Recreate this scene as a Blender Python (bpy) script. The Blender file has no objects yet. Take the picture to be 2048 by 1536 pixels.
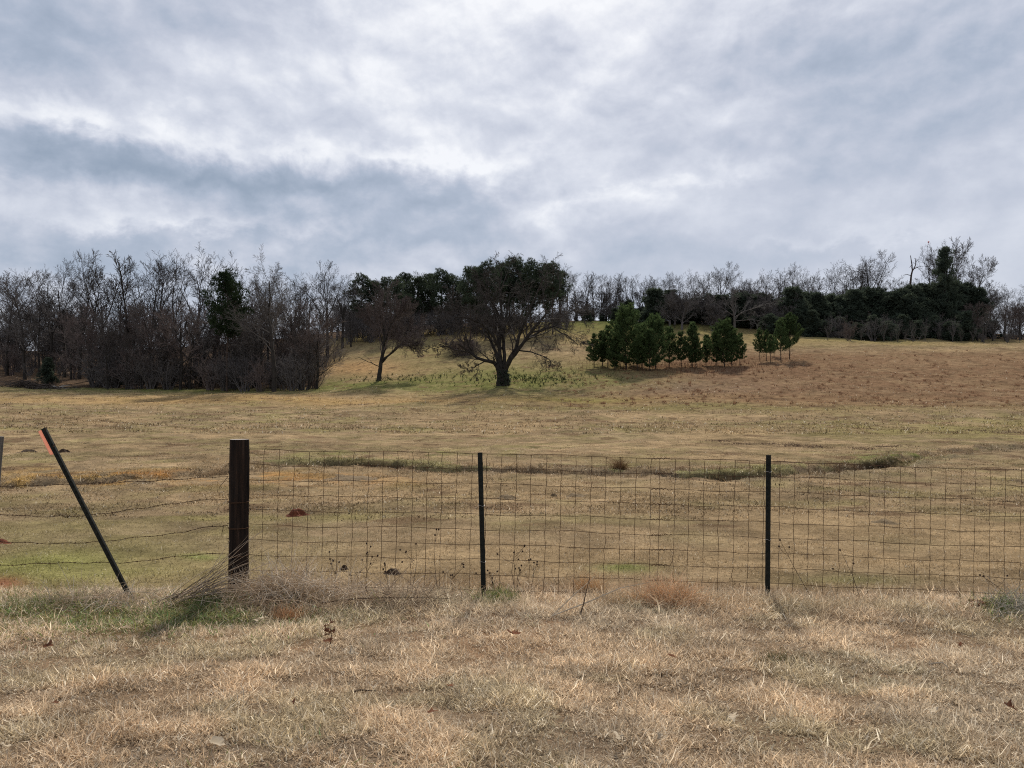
import bpy, math, random
import numpy as np
C = bpy.context.scene.collection
SC = bpy.context.scene
F, CX, HY, CZ = 1540.0, 1024.0, 800.0, 1.70     # focal length in photo pixels, eye level row, eye height
rng = np.random.default_rng(7)
random.seed(7)

# ------------------------------------------------------------------ noise
class VNoise:
    def __init__(s, seed):
        r = np.random.default_rng(seed)
        s.t = r.random((256, 256))
    def v(s, x, y):
        xi = np.floor(x).astype(int); yi = np.floor(y).astype(int)
        fx = x - xi; fy = y - yi
        fx = fx*fx*(3-2*fx); fy = fy*fy*(3-2*fy)
        a = s.t[xi & 255, yi & 255]; b = s.t[(xi+1) & 255, yi & 255]
        c = s.t[xi & 255, (yi+1) & 255]; d = s.t[(xi+1) & 255, (yi+1) & 255]
        return (a*(1-fx)+b*fx)*(1-fy)+(c*(1-fx)+d*fx)*fy
    def fbm(s, x, y, o=4):
        t = 0; a = 0.5; w = 0
        for i in range(o):
            t = t + a*s.v(x*2**i+17.3*i, y*2**i-9.1*i); w += a; a *= 0.5
        return t/w
N1, N2, N3 = VNoise(1), VNoise(2), VNoise(3)
def sst(a, b, x):
    t = np.clip((x-a)/(b-a), 0, 1); return t*t*(3-2*t)

# ------------------------------------------------------------------ terrain height from a table of (column, distance)
DEP = np.array([3.0, 7.2, 10, 14, 20, 28, 40, 60, 75, 90, 105, 120, 140, 160, 200, 260, 400, 1600])
ROW0 = [1576, 1195, 1108, 1040, 980, 926, 885, 843]
COLS = {
 -300: [812, 788, 768, 748, 728, 712, 690], 0: [815, 793, 774, 752, 735, 720, 700],
 300: [817, 795, 780, 765, 740, 720, 700], 640: [815, 792, 779, 755, 720, 690, 668],
 750: [812, 785, 762, 735, 695, 668, 650], 900: [812, 783, 755, 725, 688, 660, 645],
 1010: [808, 775, 745, 716, 680, 652, 646], 1200: [808, 772, 738, 708, 670, 640, 646],
 1400: [806, 765, 735, 708, 676, 648, 640], 1650: [803, 760, 725, 698, 678, 668, 660],
 2048: [805, 765, 728, 700, 685, 677, 668], 2400: [806, 768, 732, 705, 690, 680, 672]}
_px = np.array(sorted(COLS))
_tab = []
for p in _px:
    py = ROW0 + COLS[p]
    z = [CZ-(v-HY)/F*d for v, d in zip(py, DEP)]
    # tilt of the verge along the fence line: a little lower to the right
    for i, d in enumerate(DEP[:5]):
        z[i] -= 0.09*np.clip((p-1000)/1048, 0, 1)*np.clip(d/7.2, 0, 1)*np.clip((20-d)/10, 0, 1)
    zl = z[-1]
    z += [zl+1.0, zl-1.0, zl-4]
    _tab.append(z)
_tab = np.array(_tab)
_gp = np.arange(-2000, 4001, 20.0)
_gl = np.linspace(math.log(3.0), math.log(1600), 500)
_t1 = np.array([[np.interp(g, _px, _tab[:, j]) for j in range(len(DEP))] for g in _gp])
_t2 = np.array([np.interp(_gl, np.log(DEP), r) for r in _t1])
def _blur(a, n, ax):
    k = np.exp(-np.linspace(-2, 2, 2*n+1)**2); k /= k.sum()
    p = np.pad(a, [(n, n) if i == ax else (0, 0) for i in range(2)], mode='edge')
    return np.apply_along_axis(lambda r: np.convolve(r, k, 'valid'), ax, p)
_t2 = _blur(_blur(_t2, 5, 0), 7, 1)
def base_h(x, y):
    x = np.asarray(x, float); y = np.asarray(y, float)
    d = np.clip(y, 3.0, 1599)
    u = np.clip((CX+F*x/d-_gp[0])/20.0, 0, len(_gp)-1.001)
    v = np.clip((np.log(d)-_gl[0])/(_gl[1]-_gl[0]), 0, len(_gl)-1.001)
    i = u.astype(int); j = v.astype(int); fu = u-i; fv = v-j
    return ((_t2[i, j]*(1-fu)+_t2[i+1, j]*fu)*(1-fv)+(_t2[i, j+1]*(1-fu)+_t2[i+1, j+1]*fu)*fv)
def at(px, d):
    """ground point in photo column px at distance d"""
    x = (px-CX)/F*d
    return x, d
# ditch: a wet drain across the field, as (column, row) of its far lip
DITCH = [(-200, 972), (0, 968), (150, 963), (300, 955), (430, 944), (560, 928), (640, 925), (760, 930), (860, 936), (960, 938), (1100, 941),
         (1250, 946), (1400, 951), (1520, 949), (1640, 939), (1720, 932), (1790, 921), (1850, 910), (1930, 900), (2060, 893), (2300, 886)]
def row_to_dist(px, py):
    ds = np.exp(np.linspace(math.log(3), math.log(170), 1500))
    xs = (px-CX)/F*ds
    rows = HY-(base_h(xs, ds)-CZ)/ds*F
    k = np.nonzero(rows <= py)[0]
    return float(ds[k[0]]) if len(k) else 170.0
DP = np.array([at(p, row_to_dist(p, r)) for p, r in DITCH])
def ditch_dist(x, y):
    best = np.full(np.shape(x), 1e9); side = np.zeros(np.shape(x)); s = np.zeros(np.shape(x))
    acc = 0
    for a, b in zip(DP[:-1], DP[1:]):
        ab = b-a; L = np.hypot(*ab)
        t = np.clip(((x-a[0])*ab[0]+(y-a[1])*ab[1])/L**2, 0, 1)
        dx = x-a[0]-t*ab[0]; dy = y-a[1]-t*ab[1]
        dd = np.hypot(dx, dy); m = dd < best
        best = np.where(m, dd, best); side = np.where(m, np.sign(dy), side); s = np.where(m, acc+t*L, s)
        acc += L
    return best, side, s
def drain_gate(px):
    return .06+1.0*np.exp(-((px-735)/100)**2)+.65*np.exp(-((px-1040)/120)**2)+.65*np.exp(-((px-1450)/130)**2)+1.0*np.exp(-((px-1745)/70)**2)+.5*np.exp(-((px-440)/40)**2)+.4*np.exp(-((px-150)/150)**2)
def ground_h(x, y, micro=True):
    x = np.asarray(x, float); y = np.asarray(y, float)
    h = base_h(x, y)
    far = sst(40, 110, y)
    h = h+(N1.fbm(x*.12+3, y*.12, 3)-.5)*(.12+.7*far)*sst(8, 20, y)
    if micro:
        near = 1-sst(7.5, 12, y)
        m = (N2.fbm(x*2.1, y*2.1, 4)-.5)
        h = h+m*(.055*near+.09*(1-near)*(1-.4*far))
        h = h+(np.maximum(N3.fbm(x*.9+5, y*.9, 3)-.56, 0))*(.34)*(1-near)*sst(10, 22, y)
        # verge bank along the fence line
        h = h+.06*np.exp(-((y-6.9)/.5)**2)*(N1.fbm(x*1.3, y*1.3, 3))
        # ditch
        wob = (N1.fbm(x*.8, y*.8, 3)-.5)*1.3
        dd, side, s = ditch_dist(x, y+wob*.9)
        depth = .03+.16*N2.fbm(s*.5, s*0+4.2, 3)+.34*np.clip(drain_gate(CX+F*x/np.maximum(y, 2)), 0, 1)
        h = h-depth*np.exp(-(dd/.52)**4)-.07*np.exp(-((dd-.9)/.6)**2)*(side < 0)+.12*np.exp(-((dd-.8)/.6)**2)*(N3.fbm(x*2.2, y*2.2, 3)-.35)
    return h
def gh(x, y): return float(ground_h(np.array([x]), np.array([y]))[0])
def P(px, py, d): return np.array([(px-CX)/F*d, d, CZ-(py-HY)/F*d])

# ------------------------------------------------------------------ mesh + object helpers
def raw_mesh(name, verts, faces, k, col=None, smooth=False):
    """verts (n,3); faces (m,k) all triangles or all quads"""
    me = bpy.data.meshes.new(name)
    verts = np.asarray(verts, np.float32); faces = np.asarray(faces, np.int32)
    me.vertices.add(len(verts)); me.vertices.foreach_set('co', verts.ravel())
    me.loops.add(len(faces)*k); me.loops.foreach_set('vertex_index', faces.ravel())
    me.polygons.add(len(faces)); me.polygons.foreach_set('loop_start', np.arange(0, len(faces)*k, k, dtype=np.int32))
    me.polygons.foreach_set('use_smooth', np.full(len(faces), smooth))
    if col is not None:
        a = me.color_attributes.new('Col', 'FLOAT_COLOR', 'POINT')
        c = np.ones((len(verts), 4), np.float32); c[:, :3] = col
        a.data.foreach_set('color', c.ravel())
    me.update(calc_edges=True)
    return me
def link(name, me, mat, parent=None):
    o = bpy.data.objects.new(name, me); C.objects.link(o)
    if mat is not None and me is not None: me.materials.append(mat)
    if parent is not None: o.parent = parent
    return o
def tag(o, label=None, cat=None, group=None, kind=None):
    for k, v in (('label', label), ('category', cat), ('group', group), ('kind', kind)):
        if v: o[k] = v
    return o
def empty(name, loc=(0, 0, 0)):
    o = bpy.data.objects.new(name, None); C.objects.link(o); o.location = loc; o.empty_display_size = .2
    return o
class MB:
    """collects tubes / boxes / loose faces into one triangle mesh"""
    def __init__(s): s.v = []; s.f = []; s.n = 0
    def add(s, v, f):
        v = np.asarray(v, float); f = np.asarray(f, int)
        s.v.append(v); s.f.append(f+s.n); s.n += len(v)
    def tube(s, pts, r, k=6, cap=True, jit=0, rg=None):
        pts = np.asarray(pts, float); n = len(pts)
        r = np.broadcast_to(np.asarray(r, float), (n,))
        tg = np.gradient(pts, axis=0); tg /= np.linalg.norm(tg, axis=1)[:, None]+1e-12
        ref = np.array([0, 0, 1.]) if abs(tg[0][2]) < .8 else np.array([1., 0, 0])
        u = np.cross(tg, ref); u /= np.linalg.norm(u, axis=1)[:, None]+1e-12
        w = np.cross(tg, u)
        an = np.arange(k)*2*math.pi/k
        rr = r[:, None]*np.ones(k)
        if jit: rr = rr*(1+jit*(rg.random((n, k))-.5))
        v = pts[:, None, :]+rr[..., None]*(u[:, None, :]*np.cos(an)[None, :, None]+w[:, None, :]*np.sin(an)[None, :, None])
        f = []
        for i in range(n-1):
            for j in range(k):
                a = i*k+j; b = i*k+(j+1) % k
                f += [(a, b, b+k), (a, b+k, a+k)]
        v = v.reshape(-1, 3)
        if cap:
            v = np.vstack([v, pts[0], pts[-1]])
            for j in range(k):
                f.append((n*k, (j+1) % k, j)); f.append((n*k+1, (n-1)*k+j, (n-1)*k+(j+1) % k))
        s.add(v, f)
    def box(s, c, sx, sy, sz, R=None):
        q = np.array([(x, y, z) for x in (-.5, .5) for y in (-.5, .5) for z in (-.5, .5)])*[sx, sy, sz]
        if R is not None: q = q@np.asarray(R).T
        f = [(0, 1, 3), (0, 3, 2), (4, 6, 7), (4, 7, 5), (0, 4, 5), (0, 5, 1), (2, 3, 7), (2, 7, 6), (0, 2, 6), (0, 6, 4), (1, 5, 7), (1, 7, 3)]
        s.add(q+np.asarray(c), f)
    def build(s, name, mat, parent=None, smooth=False):
        me = raw_mesh(name, np.vstack(s.v), np.vstack(s.f), 3, smooth=smooth)
        return link(name, me, mat, parent)

# ------------------------------------------------------------------ materials
class NT:
    def __init__(s, tree): s.t = tree
    def n(s, typ, **kw):
        nd = s.t.nodes.new(typ)
        for k, v in kw.items(): setattr(nd, k, v)
        return nd
    def l(s, a, b): s.t.links.new(a, b)
    def setin(s, sock, v):
        if hasattr(v, 'is_linked') or hasattr(v, 'links'): s.l(v, sock)
        else: sock.default_value = v
    def m(s, op, a, b=0.0, c=None, clamp=False):
        nd = s.n('ShaderNodeMath', operation=op); nd.use_clamp = clamp
        s.setin(nd.inputs[0], a); s.setin(nd.inputs[1], b)
        if c is not None: s.setin(nd.inputs[2], c)
        return nd.outputs[0]
    def ramp(s, fac, stops, interp='LINEAR'):
        nd = s.n('ShaderNodeValToRGB'); nd.color_ramp.interpolation = interp
        e = nd.color_ramp.elements
        while len(e) < len(stops): e.new(0.5)
        for q, (p, c) in zip(e, stops):
            q.position = p; q.color = tuple(c)+(1,) if len(c) == 3 else c
        s.l(fac, nd.inputs[0]); return nd.outputs[0]
    def noise(s, vec, scale, detail=4, rough=.55, dist=0, out='Fac'):
        nd = s.n('ShaderNodeTexNoise'); nd.inputs['Scale'].default_value = scale
        nd.inputs['Detail'].default_value = detail; nd.inputs['Roughness'].default_value = rough
        nd.inputs['Distortion'].default_value = dist
        if vec is not None: s.l(vec, nd.inputs['Vector'])
        return nd.outputs[out]
    def mix(s, fac, a, b, typ='MIX'):
        nd = s.n('ShaderNodeMix', data_type='RGBA', blend_type=typ)
        s.setin(nd.inputs[0], fac)
        for k, v in ((6, a), (7, b)):
            if isinstance(v, tuple): v = v if len(v) == 4 else v+(1,)
            s.setin(nd.inputs[k], v)
        return nd.outputs[2]
def new_mat(name):
    m = bpy.data.materials.new(name); m.use_nodes = True
    m.node_tree.nodes.clear(); return m, NT(m.node_tree)
def finish(T, bsdf):
    o = T.n('ShaderNodeOutputMaterial'); T.l(bsdf, o.inputs[0])
def diffuse_trans(T, col, trans):
    d = T.n('ShaderNodeBsdfDiffuse'); t = T.n('ShaderNodeBsdfTranslucent'); x = T.n('ShaderNodeMixShader')
    T.l(col, d.inputs[0]); T.l(col, t.inputs[0]); x.inputs[0].default_value = trans
    T.l(d.outputs[0], x.inputs[1]); T.l(t.outputs[0], x.inputs[2]); return x.outputs[0]
def attr_leaf(name, trans):
    m, T = new_mat(name)
    a = T.n('ShaderNodeAttribute', attribute_name='Col')
    finish(T, diffuse_trans(T, a.outputs['Color'], trans)); return m
def noisy(name, c1, c2, scale=3, rough=.85, trans=0, objrand=.3, bump=0, bscale=30, metal=0, stretch=None, spec=.08):
    m, T = new_mat(name)
    tc = T.n('ShaderNodeTexCoord'); vec = tc.outputs['Object']
    if stretch:
        mp = T.n('ShaderNodeMapping'); mp.inputs['Scale'].default_value = stretch; T.l(vec, mp.inputs[0]); vec = mp.outputs[0]
    n = T.noise(vec, scale, 5, .65)
    col = T.ramp(n, [(.3, c1), (.7, c2)])
    if objrand:
        oi = T.n('ShaderNodeObjectInfo')
        v = T.m('MULTIPLY_ADD', oi.outputs['Random'], objrand, 1-objrand/2)
        cc = T.n('ShaderNodeCombineColor')
        for i in range(3): T.l(v, cc.inputs[i])
        col = T.mix(1.0, col, cc.outputs[0], 'MULTIPLY')
    if trans: finish(T, diffuse_trans(T, col, trans))
    else:
        b = T.n('ShaderNodeBsdfPrincipled'); T.l(col, b.inputs['Base Color'])
        b.inputs['Roughness'].default_value = rough; b.inputs['Metallic'].default_value = metal
        b.inputs['Specular IOR Level'].default_value = spec
        if bump:
            bp = T.n('ShaderNodeBump'); bp.inputs['Strength'].default_value = bump; bp.inputs['Distance'].default_value = .02
            T.l(T.noise(vec, bscale, 4, .6), bp.inputs['Height']); T.l(bp.outputs[0], b.inputs['Normal'])
        finish(T, b.outputs[0])
    return m
M = {}
M['bark'] = noisy('bark', (.018, .016, .014), (.055, .047, .040), 2.5)
M['bark_pale'] = noisy('bark_pale', (.06, .053, .047), (.12, .106, .094), 2.0)
M['twig'] = noisy('twig', (.075, .067, .064), (.145, .130, .122), .5)
M['twig_dark'] = noisy('twig_dark', (.035, .030, .027), (.07, .06, .054), 1.2)
M['twig_red'] = noisy('twig_red', (.085, .066, .060), (.15, .118, .106), .5)
M['twig_pale'] = noisy('twig_pale', (.08, .072, .066), (.145, .13, .116), 1.0)
M['pine_bark'] = noisy('pine_bark', (.035, .025, .02), (.085, .06, .046), 4)
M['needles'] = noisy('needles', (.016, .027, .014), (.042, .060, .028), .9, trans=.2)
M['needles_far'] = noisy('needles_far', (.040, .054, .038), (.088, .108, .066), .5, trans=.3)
M['needles_young'] = noisy('needles_young', (.026, .048, .020), (.11, .15, .058), 1.6, trans=.35)
M['cedar_leaf'] = noisy('cedar_leaf', (.040, .054, .043), (.092, .112, .074), .6, trans=.35)
# ------------------------------------------------------------------ ground colours
CT = np.array
TAN, TAN2, OLV, GRN, RUS, ORG, DRK, GREY, DGRN = (CT([.238, .172, .099]), CT([.190, .141, .090]), CT([.195, .162, .074]), CT([.125, .132, .046]),
    CT([.160, .100, .060]), CT([.30, .15, .05]), CT([.055, .036, .022]), CT([.23, .175, .125]), CT([.070, .085, .030]))
def bl(a, b, t): t = np.clip(t, 0, 1)[:, None]; return a*(1-t)+b*t
def gs(px, py, cx, cy, sx, sy): return np.exp(-((px-cx)/sx)**2-((py-cy)/sy)**2)
def ground_col(x, y, z):
    d = np.maximum(y, 2.0)
    px = CX+F*x/d; py = HY-(z-CZ)/d*F
    wx = (N1.fbm(x*.16+9, y*.16, 4)-.5); wf = (N2.fbm(x*.7, y*.7, 4)-.5); wg = (N3.fbm(x*2.6, y*2.6, 3)-.5)
    pyw = py+wx*26*np.clip(30/d, .5, 2); pxw = px+wx*260
    c = np.tile(TAN, (len(x), 1))
    c = bl(c, TAN2, .5+2.2*wx+1.2*wf)
    c = bl(c, OLV, (.16+1.9*wf+1.2*wx)*sst(8, 14, d)*(1-sst(85, 105, d)*.4))
    c = c*(1+.8*(N2.fbm(x*.33+2, y*.55, 4)-.5)*sst(9, 16, d))[:, None]
    # verge in front of the fence: greyer straw with rust and grey patches
    v = 1-sst(7.2, 8.6, d+wf)
    c = bl(c, CT([.17, .118, .075]), v)  # ground colour darkened as painted shade in the gaps between blades
    c = bl(c, GREY*.7, v*np.clip(wx*4+wf*2, 0, .8))
    c = bl(c, CT([.19, .10, .05]), v*np.clip(-wx*3+wf*2, 0, .7))
    # russet hill to the right
    ru = sst(1130, 1420, pxw+(py-700)*1.2)*sst(690, 715, pyw)*(1-sst(795, 835, pyw))
    c = bl(c, RUS, ru*(.85+1.3*wf))
    ru2 = gs(px, py, 1350, 735, 190, 26)
    c = bl(c, CT([.13, .072, .045]), ru2*(.8+1.2*wf)); c = bl(c, CT([.165, .115, .08]), gs(px, py, 1330, 775, 190, 22)*(.7+1.5*wf))
    c = bl(c, CT([.25, .17, .10]), gs(px, py, 1900, 728, 170, 12)*.6*sst(100, 110, d))
    # hill crest paler green and far green meadow
    cr = sst(90, 105, d)*(1-sst(680, 700, pyw))
    c = bl(c, CT([.215, .165, .078]), cr*.9)
    c = bl(c, GRN*.95, gs(px, py, 1260, 645, 200, 22)*sst(95, 110, d)*1.1*(py < 668))
    c = bl(c, CT([.17, .155, .06]), sst(100, 130, d)*(1-sst(668, 690, pyw))*sst(1590, 1650, px)*.7)
    # green flush under the big tree and along the left wood
    c = bl(c, OLV*.95, gs(pxw, py, 1010, 752, 260, 34)*1.1)
    c = bl(c, GRN, gs(pxw, py, 1030, 762, 190, 22)*(.8+2*wf))
    c = bl(c, GRN, gs(pxw, py, 760, 772, 210, 10)*(.9+2*wf))
    c = bl(c, GRN, gs(pxw, py, 330, 777, 360, 9)*(1.1+2*wf))
    c = bl(c, GRN*.9, gs(px, py, 1150, 800, 120, 6)*1.0)
    c = bl(c, OLV, gs(px, py, 700, 660, 120, 20)*.9*sst(95, 105, d))
    c = bl(c, OLV*.9, gs(px, py, 850, 700, 130, 26)*.9*sst(95, 105, d))
    c = bl(c, CT([.31, .195, .095]), gs(px, py, 720, 735, 90, 16)*.9*sst(95, 105, d))
    # olive bands in the field
    c = bl(c, OLV*.85, gs(px, pyw, 1350, 816, 500, 7)*.9)
    c = bl(c, OLV, gs(px, pyw, 1950, 862, 330, 15)*(.8+wf*2))
    c = bl(c, CT([.33, .215, .09]), gs(px, pyw, 500, 800, 800, 9)*.6)
    # track line, left
    tl = np.abs(py-(826+(px)*.083))
    c = bl(c, DRK*1.7, np.exp(-(tl/2.2)**2)*(px < 420)*(.45+2*wf))
    # ditch surroundings
    wob = (N1.fbm(x*.8, y*.8, 3)-.5)*1.3
    dd, side, s = ditch_dist(x, y+wob*.9)
    fld = sst(10, 14, d)
    c = bl(c, GREY*.72, np.exp(-(dd/1.9)**2)*fld*(.4+1.8*wf))
    gpat = N2.fbm(s*.13+3.1, s*0, 3)
    c = bl(c, GRN*1.2, np.exp(-((dd-1.0)/.9)**2)*(side > 0)*fld*np.clip((gpat-.54)*6+wf*5+wg*4, 0, .5)*(px > 520))
    c = bl(c, GRN*1.15, gs(px, py, 1790, 912, 75, 8)*(.7+2.5*wg+2*wf))
    c = bl(c, GRN*1.1, gs(px, py, 760, 912, 150, 8)*(.10+3*wg+2*wf))
    c = bl(c, ORG, gs(px, pyw, 300, 955, 430, 15)*fld*np.clip(.30+3.5*wf+1.5*wg, 0, .9)*(px < 900))
    c = bl(c, CT([.34, .22, .07]), gs(px, pyw, 120, 960, 170, 12)*fld*np.clip(.1+4*wg, 0, 1))
    gate = drain_gate(px)
    c = bl(c, DRK*.7, np.exp(-((dd-.16*(side > 0))/(.24+.36*np.clip(gate, 0, 1)))**4)*fld*np.clip(gate*1.1+wg*1.2+wf*.6, 0, 1))  # dark soil of the cut, with backlit shade of the far bank coloured in
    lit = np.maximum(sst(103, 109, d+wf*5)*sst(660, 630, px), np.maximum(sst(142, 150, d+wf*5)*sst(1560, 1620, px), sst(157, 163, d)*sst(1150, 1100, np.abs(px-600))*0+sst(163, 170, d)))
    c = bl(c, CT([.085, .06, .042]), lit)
    # dark humus bits over the field
    c = bl(c, DRK*2.2, sst(.66, .74, N3.fbm(x*.55+31, y*.9, 4))*fld*.75)
    c = bl(c, DRK*2.0, gs(px, py, 1560, 884, 130, 12)*fld*np.clip(wf*5, 0, .8))
    # green by the fence, left front and scattered
    c = bl(c, CT([.17, .185, .055]), gs(px, py, 90, 1140, 250, 44)*(.7+2*wf))
    c = bl(c, OLV, gs(px, py, 160, 1150, 420, 70)*.6)
    c = bl(c, GRN, gs(px, py, 190, 1238, 290, 30)*(.62+3.2*wf+1.5*wg))
    c = bl(c, DGRN, gs(px, py, 380, 1240, 200, 22)*.9)
    c = bl(c, GRN*1.2, gs(px, py, 400, 1113, 45, 7)*.9)
    c = bl(c, GRN*1.1, gs(px, py, 990, 1200, 50, 14)*1.1)
    c = bl(c, GRN*1.2, gs(px, py, 1250, 1138, 60, 9)*.9)
    c = bl(c, GRN*.9, gs(px, py, 1700, 1160, 130, 14)*.5)
    c = bl(c, GRN, gs(px, py, 2020, 1225, 60, 20)*1.1)
    c = bl(c, CT([.24, .10, .06]), gs(px, py, 10, 1165, 40, 12)*.8)
    return np.clip(c*(1+wg[:, None]*.5), .01, .9)

# ------------------------------------------------------------------ ground mesh, one sheet to the horizon
rows = np.concatenate([np.arange(-14, 2.4, .6), np.arange(2.4, 9, .05), np.arange(9, 18, .09), np.arange(18, 39, .1),
                       np.exp(np.linspace(math.log(39), math.log(175), 330)), np.exp(np.linspace(math.log(178), math.log(600), 36))])
cols = np.concatenate([np.linspace(-1.6, -.76, 30), np.linspace(-.75, .75, 560), np.linspace(.76, 1.6, 30)])
Y = np.repeat(rows[:, None], len(cols), 1); X = cols[None, :]*np.maximum(rows, 4.0)[:, None]
Z = ground_h(X.ravel(), Y.ravel())
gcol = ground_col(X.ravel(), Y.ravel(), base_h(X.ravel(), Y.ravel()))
nr, nc = Y.shape
ii = (np.arange(nr-1)[:, None]*nc+np.arange(nc-1)[None, :]).ravel()
quads = np.stack([ii, ii+1, ii+nc+1, ii+nc], 1)
m, T = new_mat('pasture_soil')
a = T.n('ShaderNodeAttribute', attribute_name='Col'); tc = T.n('ShaderNodeTexCoord')
vec = tc.outputs['Object']
n1 = T.noise(vec, 14, 6, .7); n2 = T.noise(vec, 1.3, 6, .65); n3 = T.noise(vec, 55, 3, .6)
k = T.m('MULTIPLY', T.m('MULTIPLY_ADD', n1, 1.5, .25), T.m('MULTIPLY_ADD', n2, 1.5, .25))
k = T.m('MULTIPLY', k, T.m('MULTIPLY_ADD', n3, .7, .65))
cc = T.n('ShaderNodeCombineColor')
for i in range(3): T.l(k, cc.inputs[i])
col = T.mix(1.0, a.outputs['Color'], cc.outputs[0], 'MULTIPLY')
bs = T.n('ShaderNodeBsdfDiffuse'); T.l(col, bs.inputs[0])
bp = T.n('ShaderNodeBump'); bp.inputs['Strength'].default_value = .7; bp.inputs['Distance'].default_value = .06
hh = T.m('ADD', T.m('MULTIPLY', n1, 1.0), T.m('MULTIPLY', n3, .4)); T.l(hh, bp.inputs['Height']); T.l(bp.outputs[0], bs.inputs['Normal'])
finish(T, bs.outputs[0])
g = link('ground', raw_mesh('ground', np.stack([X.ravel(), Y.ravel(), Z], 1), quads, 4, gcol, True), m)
tag(g, 'rolling winter pasture of tan and russet grass rising to a hill', 'ground', kind='structure')

# ------------------------------------------------------------------ grass blades
def blades(n_or_xy, hmin, hmax, wid, lean, colfn, rg, curl=.6, base=None, hs=1.0):
    x, y = n_or_xy; n = len(x)
    z = ground_h(x, y) if base is None else base
    h = (hmin+(hmax-hmin)*rg.random(n)**1.6)*hs
    wd = wid*(.6+.8*rg.random(n))
    az = rg.random(n)*2*math.pi; fa = rg.random(n)*2*math.pi
    el = np.clip(rg.normal(lean, .38, n), .08, 1.5)                  # angle above ground
    d0 = np.stack([np.cos(az)*np.cos(el), np.sin(az)*np.cos(el), np.sin(el)], 1)
    bend = curl*(rg.random(n)-.15)
    az2 = az+rg.normal(0, .6, n); el2 = el-bend*1.3
    d1 = np.stack([np.cos(az2)*np.cos(el2), np.sin(az2)*np.cos(el2), np.sin(el2)], 1)
    sd = np.stack([np.cos(fa), np.sin(fa), np.zeros(n)], 1)*wd[:, None]*.5
    p0 = np.stack([x, y, z-.008], 1); p1 = p0+d0*h[:, None]*.5; p2 = p1+d1*h[:, None]*.5
    V = np.stack([p0-sd, p0+sd, p1-sd*.85, p1+sd*.85, p2], 1).reshape(-1, 3)
    o = np.arange(n)[:, None]*5
    Fc = np.concatenate([o+[0, 1, 3], o+[0, 3, 2], o+[2, 3, 4]], 0)
    c = colfn(x, y, z, rg)
    return V, Fc, np.repeat(c, 5, 0)
def merge(parts):
    v = []; f = []; c = []; n = 0
    for a, b, d in parts: v.append(a); f.append(b+n); c.append(d); n += len(a)
    return np.vstack(v), np.vstack(f), np.vstack(c)
M['grass'] = attr_leaf('grass', .48)
STRAW = CT([.67, .525, .36]); BRN = CT([.33, .24, .155]); PALE = CT([.84, .76, .61]); RUST = CT([.47, .32, .19])
def verge_green(x, y, px, py):
    return np.clip(gs(px, py, 200, 1232, 330, 36)*(.15+1.5*N2.fbm(x*1.9+5, y*2.2, 3)), 0, 1)
def col_near(x, y, z, rg):
    n = len(x); g0 = ground_col(x, y, base_h(x, y))
    d_ = np.maximum(y, 2); px_ = CX+F*x/d_; py_ = HY-(z-CZ)/d_*F
    green = np.maximum(np.clip((g0[:, 1]/g0[:, 0]-.74)*5.5, 0, 1), verge_green(x, y, px_, py_))
    pa = N1.fbm(x*1.1+4, y*1.1, 3); pb = N2.fbm(x*2.3, y*2.3+8, 3)
    c = np.tile(STRAW, (n, 1))
    c = bl(c, RUST, np.clip((pa-.54)*3, 0, .40)+rg.normal(0, .18, n))
    c = bl(c, CT([.56, .48, .36]), np.clip((N3.fbm(x*.8, y*.8+3, 3)-.45)*4, 0, .6))
    c = bl(c, CT([.40, .37, .23]), np.clip((N1.fbm(x*1.7+20, y*1.9, 3)-.54)*4, 0, .45))
    c = bl(c, BRN, np.clip((pb-.52)*3, 0, .6)+rg.normal(0, .22, n))
    c = bl(c, PALE, np.clip(rg.normal(-.15, .6, n), 0, 1)*.9)
    gg = np.stack([.17+.14*rg.random(n), .195+.12*rg.random(n), .085+.05*rg.random(n)], 1)
    c = np.where((rg.random(n) < green*.85)[:, None], gg, c)
    return c*((.50+.80*rg.random(n))*np.clip(.72+.6*N2.fbm(x*3.2, y*3.8, 3), .6, 1.25))[:, None]  # blades in the thin hollows tinted darker, shade put into their colour
def col_mid(x, y, z, rg):
    n = len(x); g0 = ground_col(x, y, base_h(x, y))
    c = g0*(.55+1.2*rg.random(n))[:, None]
    return bl(c, PALE*.8, (rg.random(n) < .10)*.6)
def scatter(n, y0, y1, powr, half, rg):
    """density falling as y**-powr ; x spread in proportion to y"""
    u = rg.random(n); q = 2-powr
    y = (y0**q+u*(y1**q-y0**q))**(1/q) if abs(q) > 1e-6 else y0*(y1/y0)**u
    return (rg.random(n)*2-1)*(half*np.maximum(y, 4.5)+(1.9 if y1 < 60 else 0)), y
rg = np.random.default_rng(11)
x, y = scatter(1200000, 2.5, 7.6, 1.45, .80, rg)
dens = N2.fbm(x*3.2, y*3.8, 3)*.5+N3.fbm(x*7.5, y*9, 2)*.5
keep = rg.random(len(x)) < np.clip((dens-.30)*4.5, .58, 1)
x, y = x[keep], y[keep]; hs_ = np.clip(.55+(dens[keep]-.36)*2.8, .5, 1.45)
pn = blades((x, y), .030, .108, .0056, .45, col_near, rg, 1.35, hs=hs_)
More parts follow.
